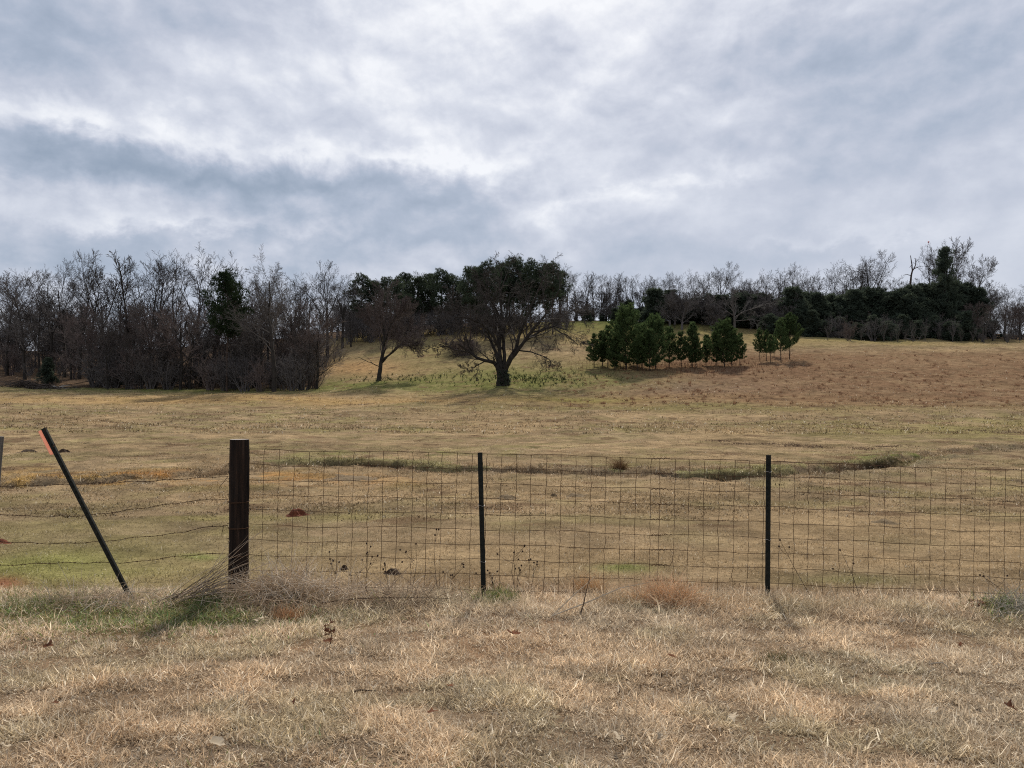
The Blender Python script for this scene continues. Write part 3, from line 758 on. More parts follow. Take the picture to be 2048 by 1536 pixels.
# broomsedge tufts
def tuft(px, d, h, n, base, label, spread=.09, lean=(0, 0), extra=None):
    if extra: n += extra[1]
    cx = (px-CX)/F*d; az = rg.random(n)*6.283; ez = np.clip(rg.normal(1.0, .33, n), .1, 1.55)
    x = cx+rg.normal(0, spread, n); y = d+rg.normal(0, spread*.8, n)
    dr = np.stack([np.cos(az)*np.cos(ez)+lean[0], np.sin(az)*np.cos(ez)+lean[1], np.sin(ez)], 1)
    col = shades(n, base, .4)
    if extra: col[:extra[1]] = shades(extra[1], extra[0], .4)
    s = stalks(np.stack([x, y, gz(x, y)-.01], 1), dr, h*(.5+.6*rg.random(n)), .0018 if d < 9 else .0018*d/7, col, rg, .55)
    return stalk_obj('grass_tuft', label, 'grass tuft', [s], (cx, d, gh(cx, d)))
tuft(1335, 6.88, .31, 700, (.74, .55, .36), 'bushy straw and rust coloured grass tuft standing before the woven wire', .13, extra=((.54, .35, .20), 380))
tuft(1240, 6.95, .20, 500, (.66, .52, .34), 'straw coloured grass tuft beside the bushy rust tuft', .16)
tuft(1450, 6.92, .18, 600, (.68, .54, .36), 'wide pale grass tuft left of the upright steel post', .2, (.3, 0))
tuft(1640, 6.95, .16, 700, (.66, .53, .36), 'low pale straw tuft right of the upright steel post', .24, (.3, 0))
tuft(1180, 7.5, .24, 380, (.58, .40, .22), 'fine orange brown grass tuft showing through the woven wire mid span', .07)
tuft(920, 7.6, .18, 420, (.6, .46, .28), 'thin tan grass tuft close behind the leaning plain steel post', .2)
tuft(1238, 25.5, .50, 260, (.27, .17, .085), 'lone bushy brown grass tuft standing beyond the fence near the drain', .09)
tuft(575, 6.35, .13, 300, (.56, .35, .19), 'small orange brown tuft in front of the grey weed heap', .06)
tuft(1000, 7.05, .13, 260, (.14, .19, .045), 'fresh green grass tuft at the foot of the leaning plain steel post', .10)
tuft(410, 6.7, .16, 420, (.14, .18, .06), 'dark green grass tuft under the sheaf of canes', .16)
tuft(90, 6.75, .13, 420, (.13, .185, .045), 'bright green grass tuft below the orange topped post', .18)
tuft(1560, 5.2, .09, 240, (.16, .15, .06), 'olive grass tuft on the open verge before the upright steel post', .09)
# fallen canes
def stick(pts, r, label, mat):
    mb = MB(); mb.tube(pts, r, 5, jit=.3, rg=rg); return tag(mb.build('fallen_stick', mat), label, 'stick')
M['pale_stick'] = noisy('pale_stick', (.30, .24, .17), (.46, .39, .29), 12, objrand=.2)
M['dark_stick'] = noisy('dark_stick', (.05, .035, .025), (.12, .085, .06), 12, objrand=.2)
def G(px, py_d, up=.02): x = (px-CX)/F*py_d; return (x, py_d, gh(x, py_d)+up)
stick([G(1102, 6.35), G(1180, 6.5, .12), G(1240, 6.62, .19), G(1300, 6.75, .22)], [.006, .0055, .004, .002], 'long pale stem slanting up to the bushy rust tuft', M['pale_stick'])
stick([G(1104, 6.37), G(1140, 6.5, .14), G(1190, 6.7, .28)], [.0045, .004, .002], 'thin pale stem forking upward above the long slanting stem', M['pale_stick'])
stick([G(1160, 6.45), G(1167, 6.47, .10), G(1172, 6.48, .2), G(1180, 6.5, .33)], [.008, .006, .004, .0015], 'upright dark red dry stalk crossing the slanting pale stems', M['dark_stick'])
stick([G(640, 6.62, .05), G(700, 6.6, .09), G(790, 6.58, .10), G(900, 6.6, .09)], [.004, .004, .003, .002], 'long dark twig lying level on the flattened weeds', M['dark_stick'])
stick([G(690, 4.25, .03), G(720, 4.3, .04), G(752, 4.28, .04)], [.005, .005, .003], 'short dark stick lying on the open verge', M['dark_stick'])
stick([G(1858, 5.05, .03), G(1885, 5.0, .05), G(1897, 4.97, .03)], [.006, .005, .003], 'short pale stick in a dark hollow of the verge', M['pale_stick'])
stick([G(215, 6.6, .08), G(252, 6.62, .16), G(300, 6.6, .15), G(345, 6.5, .06)], [.003, .003, .0025, .002], 'thin arched pale stem over the low pale weeds', M['pale_stick'])
# slender weeds with round seed heads against the wire
M['seed'] = noisy('seed', (.03, .02, .015), (.07, .045, .03), 30)
SEEDS = [(660, 1118, 5), (700, 1150, 4), (735, 1105, 6), (770, 1130, 4), (832, 1088, 3), (870, 1070, 2), (905, 1150, 5), (1028, 1105, 5), (1040, 1140, 4), (985, 1165, 5), (1068, 1125, 3), (1560, 1080, 2), (1680, 1100, 2), (1960, 1150, 2)]
WHERE = ['first seed head weed right of the grey heap', 'short seed head weed second from the grey heap', 'tallest branched seed head weed above the grey heap', 'seed head weed above the flattened weeds', 'thin seed head weed midway to the leaning plain post',
         'tall bare seed weed left of the leaning plain post', 'low seed head weed just left of the leaning plain post', 'seed head weed just right of the leaning plain post', 'second seed head weed right of the leaning plain post',
         'dark leafy seed weed at the leaning plain post foot', 'third seed head weed right of the leaning plain post', 'curved bare seed weed just right of the upright post', 'curved bare seed weed further right of the upright post', 'bent seed weed above the red soil mound']
for (px, py, nb), lab in zip(SEEDS, WHERE):
    d = 7.3+rg.normal(0, .12); b0 = np.array(G(px+rg.normal(0, 8)+(60 if px > 1500 else 0), d, 0)); tp = P(px, py, d+rg.normal(0, .05))
    mb = MB(); mid = (b0+tp)/2+[rg.normal(0, .02), 0, .02]; mb.tube([b0, mid, tp], [.003, .0022, .0013], 4)
    root = mb.build('seed_head_weed', M['dark_stick']); tag(root, lab, 'dry weed', 'dry seed head weeds along the woven wire')
    ends = [tp]
    mb = MB()
    for j in range(nb):
        t = .45+.5*rg.random(); a0 = b0+(tp-b0)*t; e = a0+np.array([rg.normal(0, .09), rg.normal(0, .05), .05+.10*rg.random()]); ends.append(e)
        mb.tube([a0, (a0+e)/2+[0, 0, -.012], e], [.0018, .0014, .001], 4)
    mb.build('side_stem', M['dark_stick'], root)
    for e in ends:
        mb = MB(); u = np.linspace(-1, 1, 5); mb.tube([e+[0, 0, .009*q] for q in u], [.003, .008, .0095, .008, .003], 6, jit=.3, rg=rg); mb.build('seed_head', M['seed'], root)

# ------------------------------------------------------------------ soil mounds
M['red_soil'] = noisy('red_soil', (.075, .022, .012), (.17, .055, .028), 22, objrand=0, bump=1, bscale=60)
M['dark_soil'] = noisy('dark_soil', (.025, .016, .010), (.07, .045, .028), 20, objrand=0, bump=1, bscale=50)
M['mid_soil'] = noisy('mid_soil', (.10, .07, .038), (.19, .135, .075), 14, objrand=.2, bump=1, bscale=40)
def mound(px, py, wpx, hpx, mat, label, cat='soil mound', name='ant_mound', seed=0):
    d = row_to_dist(px, py); cx = (px-CX)/F*d; sx = wpx/2/F*d; h = hpx/F*d*.72
    a = np.linspace(0, 6.283, 30)[:-1]; rs = np.linspace(0, 1.25, 12); v = []; f = []
    for i, r in enumerate(rs):
        xx = cx+sx*r*np.cos(a)*(1+.22*np.sin(a*3+seed)+.1*np.sin(a*7+seed*2)); yy = d+sx*.9*r*np.sin(a)
        z = ground_h(xx, yy)+h*np.exp(-(r/.72)**4)*(1+.5*(N2.fbm(xx*9+seed, yy*9, 3)-.5)*min(1, r*3))-(.03 if i == len(rs)-1 else -.004)+.35*h*(N3.fbm(xx*22, yy*22, 2)-.5)
        v.append(np.stack([xx-cx, yy-d, z-gh(cx, d)], 1))
    k = len(a)
    for i in range(len(rs)-1):
        for j in range(k): p = i*k+j; q = i*k+(j+1) % k; f += [(p, q, q+k), (p, q+k, p+k)]
    o = link(name, raw_mesh(name, np.vstack(v), f, 3), mat); o.location = (cx, d, gh(cx, d)); tag(o, label, cat); return o
mound(592, 1031, 40, 17, M['red_soil'], 'red earth ant mound in the grass just right of the wooden post', seed=1)
mound(1955, 1224, 60, 20, M['red_soil'], 'low wide red earth mound under the wire at the right end', seed=2)
mound(2, 1085, 36, 11, M['red_soil'], 'small red earth mound behind the barbed wire at the left edge', seed=3)
mound(787, 1149, 30, 13, M['dark_soil'], 'dark clod of turned soil behind the wire left of the plain post', 'soil clod', 'soil_clod', 4)
mound(689, 1138, 14, 12, M['dark_soil'], 'small round dark clod between the red ant mound and dark clod', 'soil clod', 'soil_clod', 5)
mound(1015, 998, 42, 9, M['mid_soil'], 'flat grey brown hummock seen right of the leaning plain post', 'hummock', 'hummock', 6)
mound(1108, 992, 14, 6, M['mid_soil'], 'tiny grey hummock beside the flat grey brown one', 'hummock', 'hummock', 7)
mound(1150, 992, 36, 6, M['mid_soil'], 'pale grassy hummock to the right of the tiny grey one', 'hummock', 'hummock', 8)
mound(1765, 984, 52, 6, M['mid_soil'], 'low olive hummock right of the upright post below the drain', 'hummock', 'hummock', 9)
mound(1770, 1045, 46, 7, M['mid_soil'], 'brown hummock in the middle of the right hand wire stretch', 'hummock', 'hummock', 10)
mound(2030, 964, 34, 8, M['mid_soil'], 'dark hummock at the right end below the drain', 'hummock', 'hummock', 11)
mound(128, 905, 24, 9, M['dark_soil'], 'dark clod right behind the head of the tilted post', 'soil clod', 'soil_clod', 12)
mound(55, 905, 40, 6, M['dark_soil'], 'flat dark clod left of the tilted post head', 'soil clod', 'soil_clod', 13)
mound(280, 968, 46, 7, M['mid_soil'], 'muddy hummock beside the drain left of the wooden post', 'hummock', 'hummock', 14)
mound(700, 958, 90, 6, M['mid_soil'], 'long ochre hummock below the dark drain bank', 'hummock', 'hummock', 15)
for i, (px, py, w_) in enumerate([(1440, 884, 34), (1490, 888, 46), (1545, 890, 44), (1590, 892, 26), (1630, 895, 36), (1725, 898, 50), (1780, 893, 40), (1960, 862, 50), (2020, 866, 60)]):
    d = row_to_dist(px, py)
    o = tuft(px, d, .13, 170, (.20, .135, .095), ['leftmost', 'second', 'third', 'fourth', 'fifth', 'sixth', 'seventh', 'eighth', 'ninth'][i]+' dark weedy clump from the left in the row beyond the drain', w_/F*d*.42)
    o.name = 'weed_clump'; o['category'] = 'weed clump'; o['group'] = 'dark weedy clumps beyond the drain'
# puddle in the drain
m, T = new_mat('water'); b = T.n('ShaderNodeBsdfPrincipled'); b.inputs['Base Color'].default_value = (.03, .03, .03, 1); b.inputs['Roughness'].default_value = .06; finish(T, b.outputs[0])
d = row_to_dist(1716, 938); cx = (1716-CX)/F*d; a = np.linspace(0, 6.283, 25)[:-1]
v = np.stack([.42*np.cos(a)*(1+.2*np.sin(3*a)), .30*np.sin(a)*(1+.2*np.cos(2*a)), 0*a], 1); v = np.vstack([v, [0, 0, 0]])
o = link('water', raw_mesh('water', v, [(i, (i+1) % 24, 24) for i in range(24)], 3), m); o.location = (cx, d+.1, float(ground_h(cx+v[:, 0], d+.1+v[:, 1]).min())+.10); tag(o, 'small bright puddle lying in the drain', 'puddle', kind='structure')

# ------------------------------------------------------------------ fallen leaves on the verge
M['leaf_pale'] = noisy('leaf_pale', (.36, .29, .20), (.55, .47, .36), 30, trans=.25, objrand=.2)
M['leaf_brown'] = noisy('leaf_brown', (.10, .045, .028), (.20, .095, .055), 30, trans=.2, objrand=.3)
def leaf_mesh(seed, lobes):
    r_ = np.random.default_rng(seed); L = .11; t = np.linspace(0, 1, 13)
    wdt = .030*np.sin(np.pi*t**.8)*(1+.55*np.sin(t*lobes*6.283)*(t > .1))+.0015
    cu = r_.normal(0, .35); cv = 5+6*r_.random()
    mid = np.stack([t*L-L/2, 0*t, .012+cu*(t-.5)**2*.10], 1)
    l = mid+np.stack([-.008*np.sin(t*9), wdt, wdt**2*cv*2+.004*r_.normal(size=13)], 1); r = mid+np.stack([.008*np.sin(t*8), -wdt, wdt**2*cv*1.4+.004*r_.normal(size=13)], 1)
    v = np.concatenate([mid, l, r]); f = []
    for i in range(12):
        f += [(i, i+1, 14+i), (i, 14+i, 13+i), (i, 26+i, 27+i), (i, 27+i, i+1)]
    return v, f
LM = []
for s_ in range(5):
    v, f = leaf_mesh(s_, [2.5, 3, 0, 3.5, 2][s_]); LM.append((v, f))
LEAVES = [(98, 1312, 'b', 2.2, 'large dark red lobed leaf below the tilted post'), (250, 1276, 'p', 2.0, 'pale folded leaf just below the green grass under the tilted post'), (435, 1522, 'p', 2.2, 'pale lobed oak leaf at the bottom edge below the wooden post'),
          (12, 1530, 'p', 1.8, 'pale leaf in the bottom left corner'), (525, 1252, 'p', 2.3, 'white curled leaf under the grey weed heap'), (512, 1256, 'p', 1.6, 'small pale curled leaf touching the white curled leaf'),
          (705, 1332, 'p', 2.0, 'pale curled lobed leaf on the verge before the grey heap'), (655, 1305, 'b', 1.6, 'small dark leaf hanging below the dried red plant'), (1028, 1288, 'b', 2.6, 'big dark curled oak leaf before the leaning plain post'),
          (1468, 1464, 'p', 1.8, 'pale leaf with dark curled stem side near bottom right centre'), (1232, 1500, 'p', 1.8, 'pale triangular leaf low on the verge below the reddish tuft'), (1320, 1497, 'p', 1.0, 'small white leaf beside the pale triangular leaf'),
          (1345, 1335, 'b', 1.8, 'dark leaf scrap on the verge right below the reddish tuft'), (1870, 1452, 'p', 1.8, 'pale crumpled leaf low on the right side of the verge'), (1500, 1238, 'p', 1.2, 'little pale leaf left of the upright post foot'),
          (1921, 1308, 'b', 1.3, 'dark boat shaped leaf below the red soil mound'), (1805, 1262, 'p', 1.3, 'brown and white leaf between upright post and red mound'), (1945, 1412, 'p', 1.2, 'small bright leaf in the grass on the far right'),
          (1300, 1404, 'p', 1.2, 'pale pair of leaf scraps in a green hollow'), (900, 1395, 'b', 1.4, 'dark brown leaf in the middle of the verge'), (865, 1448, 'b', 1.3, 'reddish brown leaf low in the middle of the verge'), (2020, 1440, 'b', 1.8, 'long dark leaf at the right edge'),
          (1760, 1405, 'p', 1.0, 'thin pale leaf below the hummock on the right'), (290, 1385, 'p', 1.0, 'small cream leaf on the left verge'), (110, 1432, 'b', 1.0, 'little rusty leaf on the lower left verge'), (590, 1430, 'b', 1.2, 'rust brown leaf on the lower verge before the wooden post')]
def row_near(px, py):
    lo, hi = 2.6, 8.0
    for _ in range(40):
        md = (lo+hi)/2; r_ = HY-(float(base_h(np.array([(px-CX)/F*md]), np.array([md]))[0])-CZ)/md*F
        if r_ > py: lo = md
        else: hi = md
    return lo
for i, (px, py, kd, sz, lab) in enumerate(LEAVES):
    d = row_near(px, py); v, f = LM[i % 5]
    o = link('fallen_leaf', raw_mesh('fallen_leaf', v*sz*.37, f, 3, smooth=True), M['leaf_pale' if kd == 'p' else 'leaf_brown'])
    x = (px-CX)/F*d; o.location = (x, d, gh(x, d)+.06+.01*rg.random()); o.rotation_euler = (rg.normal(.12, .25), rg.normal(0, .25), rg.random()*6.28)
    tag(o, lab, 'leaf', 'fallen leaves on the verge')
# dried red seedling
d = row_near(660, 1292); x = (660-CX)/F*d; z = gh(x, d); mb = MB(); mb.tube([(0, 0, 0), (.01, 0, .08), (-.005, 0, .17)], [.004, .003, .0015], 5)
r_ = mb.build('dried_plant', M['dark_stick']); r_.location = (x, d, z); tag(r_, 'dried dark red plant on the verge before the flattened weeds', 'dried plant')
for i in range(12):
    v, f = LM[i % 5]; an = rg.random()*6.28; cz_ = .04+.12*rg.random(); ca, sa = math.cos(an), math.sin(an)
    q = v*.45+[.028, 0, 0]; q = np.stack([q[:, 0]*ca-q[:, 1]*sa, q[:, 0]*sa+q[:, 1]*ca, q[:, 2]*1.5+cz_+.25*(q[:, 0]-.0)*rg.normal()], 1)
    link('dry_leaf', raw_mesh('dry_leaf', q, f, 3), M['leaf_brown'], r_)
# ------------------------------------------------------------------ tree builders
def seg_mesh(name, segs, sides, mat, parent):
    """segs: (p0, p1, r0, r1) rows -> one mesh of tapered tubes"""
    a = np.array([s[0] for s in segs]); b = np.array([s[1] for s in segs]); r0 = np.array([s[2] for s in segs]); r1 = np.array([s[3] for s in segs])
    d = b-a; L = np.linalg.norm(d, axis=1)[:, None]+1e-9; d = d/L
    ref = np.where(np.abs(d[:, 2:3]) < .8, [[0, 0, 1.]], [[1., 0, 0]])
    u = np.cross(d, ref); u /= np.linalg.norm(u, axis=1)[:, None]; w = np.cross(d, u)
    a = a-d*r0[:, None]*.3
    an = np.arange(sides)*2*math.pi/sides
    dirs = u[:, None]*np.cos(an)[None, :, None]+w[:, None]*np.sin(an)[None, :, None]
    V = np.concatenate([a[:, None]+dirs*r0[:, None, None], b[:, None]+dirs*r1[:, None, None]], 1)
    o = np.arange(len(a))[:, None]*2*sides; f = []
    for j in range(sides):
        k = (j+1) % sides; f += [o+[j, k, k+sides], o+[j, k+sides, j+sides]]
    return link(name, raw_mesh(name, V.reshape(-1, 3), np.concatenate(f, 0), 3, smooth=sides > 3), mat, parent)
def nrm(v):
    l = math.sqrt(v[0]*v[0]+v[1]*v[1]+v[2]*v[2])+1e-9; return (v[0]/l, v[1]/l, v[2]/l)
def tilt(d, ang, az):
    ref = (0, 0, 1) if abs(d[2]) < .9 else (1, 0, 0)
    u = nrm((d[1]*ref[2]-d[2]*ref[1], d[2]*ref[0]-d[0]*ref[2], d[0]*ref[1]-d[1]*ref[0]))
    w = (d[1]*u[2]-d[2]*u[1], d[2]*u[0]-d[0]*u[2], d[0]*u[1]-d[1]*u[0])
    c, s = math.cos(ang), math.sin(ang); ca, sa = math.cos(az), math.sin(az)
    return nrm(tuple(d[i]*c+(u[i]*ca+w[i]*sa)*s for i in range(3)))
class Grower:
    def __init__(s, seed, kids, ratio, ang, gnarl, trop, nseg, start, rmin=.011, rk=.55, taper=.75):
        s.r = random.Random(seed); s.kids, s.ratio, s.ang, s.gnarl, s.trop, s.nseg, s.start = kids, ratio, ang, gnarl, trop, nseg, start
        s.rmin, s.rk, s.taper = rmin, rk, taper; s.segs = []
    def kidsof(s, pts, rad, dirs, L, lev):
        if lev >= len(s.kids): return
        n = max(1, int(s.kids[lev]*(.75+.5*s.r.random())+.5)); k = len(pts)-1; az = s.r.random()*6.283
        for i in range(n):
            t = s.start[lev]+(1-s.start[lev])*((i+s.r.random())/n); q = min(t*k, k-1e-4); j = int(q); f = q-j
            p = tuple(pts[j][c]*(1-f)+pts[j+1][c]*f for c in range(3)); rr = rad[j]*(1-f)+rad[j+1]*f
            az += 2.4+s.r.gauss(0, .5)
            d = tilt(dirs[j], s.ang[lev]*(.7+.6*s.r.random()), az)
            l2 = L*s.ratio[lev]*(1-.45*(t-s.start[lev])/(1.0001-s.start[lev]))*(.7+.6*s.r.random())
            s.branch(p, d, l2, max(rr*s.rk*(.8+.4*s.r.random()), s.rmin), lev+1)
    def branch(s, p, d, L, r, lev):
        n = s.nseg[min(lev, len(s.nseg)-1)]; st = L/n; pts = [p]; rad = [r]; dirs = []
        g = s.gnarl[min(lev, len(s.gnarl)-1)]; tp = s.trop[min(lev, len(s.trop)-1)]
        for i in range(n):
            d = nrm((d[0]+s.r.gauss(0, g), d[1]+s.r.gauss(0, g), d[2]+s.r.gauss(0, g)+tp))
            q = (p[0]+d[0]*st, p[1]+d[1]*st, p[2]+d[2]*st); r1 = max(r*(1-s.taper*(i+1)/n), s.rmin*.75)
            s.segs.append((p, q, rad[-1], r1, lev)); pts.append(q); rad.append(r1); dirs.append(d); p = q
        s.kidsof(pts, rad, dirs, L, lev)
    def limb(s, pts, r0, r1, lev=0, kids=True):
        """a hand placed limb, then branches grown from it"""
        pts = [tuple(map(float, q)) for q in pts]; n = len(pts)-1
        fine = [];
        for i in range(n):
            for j in range(3): t = j/3; fine.append(tuple(pts[i][c]*(1-t)+pts[i+1][c]*t+(s.r.gauss(0, .03) if j else 0) for c in range(3)))
        fine.append(pts[-1]); pts = fine; n = len(pts)-1
        rad = [r0+(r1-r0)*i/n for i in range(n+1)]; dirs = [nrm(tuple(pts[i+1][c]-pts[i][c] for c in range(3))) for i in range(n)]
        L = sum(math.dist(pts[i], pts[i+1]) for i in range(n))
        for i in range(n): s.segs.append((pts[i], pts[i+1], rad[i], rad[i+1], lev))
        if kids: s.kidsof(pts, rad, dirs, L, lev)
def finish_tree(root, segs, split, bark, twig):
    t = [q[:4] for q in segs if q[4] < split]; c = [q[:4] for q in segs if q[4] >= split]
    seg_mesh('trunk', t, 6, bark, root)
    if c: seg_mesh('crown', c, 3, twig, root)
PROTO = {}
def proto(key, name, g, H, split, bark, twig):
    zmax = max(q[1][2] for q in g.segs); k = H/zmax
    g.segs = [(tuple(c*k for c in a), tuple(c*k for c in b), r0, r1, l) for a, b, r0, r1, l in g.segs]
    PROTO[key] = dict(name=name, segs=g.segs, split=split, bark=bark, twig=twig, H=H, root=None)
def copy_thing(root):
    c = root.copy(); C.objects.link(c)
    for ch in root.children:
        d = ch.copy(); C.objects.link(d); d.parent = c
    return c
LABELS = {}
def place(key, px, row_top, d, label, cat, group=None, rz=None, squash=1.0, sink=.15):
    """one individual of a kind at column px, distance d, its top reaching the given row"""
    p = PROTO[key]; x = (px-CX)/F*d; z = gh(x, d)
    top = CZ-(row_top-HY)/F*d; s = (top-z)/p['H']
    if p['root'] is None:
        r = empty(p['name']); p['root'] = r
        if 'make' in p: p['make'](r)
        else: finish_tree(r, p['segs'], p['split'], p['bark'], p['twig'])
    else: r = copy_thing(p['root'])
    if 'group' in r: del r['group']
    r.location = (x, d, z-sink*min(1, s)); r.scale = (s*squash, s*squash, s); r.rotation_euler = (0, 0, rng.random()*6.283 if rz is None else rz)
    return tag(r, label, cat, group)
pi = math.pi
for i in range(4):   # tall forest trees
    g = Grower(100+i, (9, 7, 6, 4), (.56, .50, .52, .55), (.50, .60, .62, .6), (.045, .055, .07, .08), (.02, .06, .04, .02), (10, 7, 4, 2, 1), (.34, .25, .2, .2), rmin=.014, rk=.5)
    g.branch((0, 0, 0), nrm((random.gauss(0, .05), 0, 1)), 15, .24, 0); proto('tall%d' % i, 'bare_tree', g, 17, 2, M['bark'], M['twig_dark'])
for i in range(3):   # broad oaks, forked low
    g = Grower(200+i, (6, 8, 6, 5), (1.05, .45, .5, .55), (.5, .66, .68, .65), (.03, .075, .09, .09), (0, .04, .03, .0), (5, 8, 4, 2, 1), (.55, .25, .2, .2), rmin=.015, rk=.58)
    g.branch((0, 0, 0), (0, 0, 1), 7.5, .34, 0); proto('oak%d' % i, 'bare_oak', g, 14, 2, M['bark'], M['twig_dark'])
for i in range(3):   # slim, sparse hilltop trees
    g = Grower(300+i, (9, 6, 5), (.38, .5, .55), (.5, .6, .6), (.045, .06, .08), (.02, .08, .04), (9, 5, 3, 1), (.36, .25, .2), rmin=.018, rk=.5)
    g.branch((0, 0, 0), (random.gauss(0, .04), 0, 1), 10, .14, 0); proto('slim%d' % i, 'bare_tree', g, 10.5, 2, M['bark'], M['twig_dark'])
for i in range(3):   # dense fine twigged brushy crowns
    g = Grower(400+i, (14, 9, 7, 5), (.5, .5, .5, .5), (.75, .62, .55, .5), (.06, .07, .09, .10), (.02, .11, .08, .04), (8, 5, 4, 2, 2), (.16, .15, .15, .15), rmin=.012, rk=.42)
    g.branch((0, 0, 0), (0, 0, 1), 9, .17, 0); proto('brush%d' % i, 'bare_tree', g, 10, 2, M['bark'], M['twig_red'] if i != 1 else M['twig'])
def shrub_segs(seed, n, H, spread, kids=(5, 4), rmin=.010):
    g = Grower(seed, kids+(3,), (.5, .5, .5), (.6, .6, .6), (.09, .12, .14), (.04, .08, .06), (5, 3, 2, 2), (.2, .2, .2), rmin=rmin, rk=.55)
    for j in range(n):
        a = g.r.random()*6.283; q = g.r.random()*spread*.35
        g.branch((q*math.cos(a), q*math.sin(a), 0), nrm((spread*.5*math.cos(a)*g.r.random(), spread*.5*math.sin(a)*g.r.random(), 1)), H*(.55+.45*g.r.random()), .035, 0)
    return g
for i in range(3):
    g = shrub_segs(500+i, 14, 4, 1.0); proto('shrub%d' % i, 'bare_shrub', g, 4, 1, M['twig'] if i else M['twig_red'], M['twig'] if i else M['twig_red'])
for i in range(2):
    g = shrub_segs(520+i, 5, 6.5, .45, (6, 3)); proto('sapling%d' % i, 'bare_sapling', g, 6, 1, M['bark_pale'], M['twig_pale'] if i else M['twig'])

# ------------------------------------------------------------------ evergreens
def needle_tufts(cent, dirs, nb, ln, wd, rg, spread=.8):
    n = len(cent); cent = np.repeat(cent, nb, 0); dirs = np.repeat(dirs, nb, 0)
    d = dirs+rg.normal(0, spread, cent.shape); d /= np.linalg.norm(d, axis=1)[:, None]
    s = np.cross(d, rg.normal(0, 1, d.shape)); s /= np.linalg.norm(s, axis=1)[:, None]+1e-9
    l = ln*(.6+.7*rg.random((len(d), 1))); V = np.stack([cent-s*wd*.5, cent+s*wd*.5, cent+d*l], 1).reshape(-1, 3)
    return V, np.arange(len(V)).reshape(-1, 3)
def foliage(name, v, f, mat, root): return link(name, raw_mesh(name, v, f, 3), mat, root)
def mk_young(seed, H=7.0, wid=1.0, base=.10):
    def make(root):
        r = np.random.default_rng(seed); segs = []; cs = []; ds = []
        lx, ly = r.normal(0, .02, 2)
        def tr(z): return np.array([lx*z+.06*math.sin(z*.9+seed), ly*z, z])
        hs = np.linspace(0, H*.97, 12)
        for a, b in zip(hs[:-1], hs[1:]): segs.append((tr(a), tr(b), .085*(1-a/H)+.012, .085*(1-b/H)+.012))
        z = H*base*.5
        while z < H*.98:
            t = z/H; n = r.integers(4, 7)
            for j in range(n):
                az = 6.283*j/n+r.normal(0, .3); prof = min(1, (t-base*.3)/.22)*(1-t)**.62+.05
                L = wid*3.2*prof*(.42+.8*r.random()); el = .25+.6*t+r.normal(0, .14)
                if t < base: L *= .55
                d = np.array([math.cos(az)*math.cos(el), math.sin(az)*math.cos(el), math.sin(el)]); p = tr(z); pts = [p]
                for q in range(4):
                    d = d+[0, 0, .12]; d = d/np.linalg.norm(d); pts.append(pts[-1]+d*L/4)
                for a, b, k in zip(pts[:-1], pts[1:], range(4)): segs.append((a, b, .02*(1-k/5), .018*(1-(k+1)/5)))
                if t < base*1.0: continue
                m_ = int(8+L*17)
                for q in range(m_):
                    u = .2+.8*r.random()**.7; k = min(int(u*4), 3); f = u*4-k; c = pts[k]*(1-f)+pts[k+1]*f
                    side = r.normal(0, 1, 3)*np.array([1, 1, .6])*.17*L**.4; cs.append(c+side*(1.2-u*.8)); ds.append(d*.6+side*.8+[0, 0, .9])
            z += .34+.34*r.random()
        for q in range(10): cs.append(tr(H*(.9+.1*q/10))); ds.append(np.array([0, 0, 1.6]))
        seg_mesh('trunk', segs, 5, M['pine_bark'], root)
        foliage('crown', *needle_tufts(np.array(cs), np.array(ds), 9, .32, .055, r, .62), M['needles_young'], root)
    return make
for i in range(4): PROTO['ypine%d' % i] = dict(name='young_pine', make=mk_young(600+i, 7, (1.0, .8, 1.15, .7)[i]), H=7.0, root=None)
def clumps(cents, rads, r, per=34):
    cs = []; ds = []
    for c, q in zip(cents, rads):
        n = int(per*q*q*2)+8; v = r.normal(0, 1, (n, 3)); v /= np.linalg.norm(v, axis=1)[:, None]
        rr = q*(.45+.55*r.random((n, 1))**.5); cs.append(c+v*rr*[1, 1, .72]); ds.append(v*.9+[0, 0, .4])
    return np.vstack(cs), np.vstack(ds)
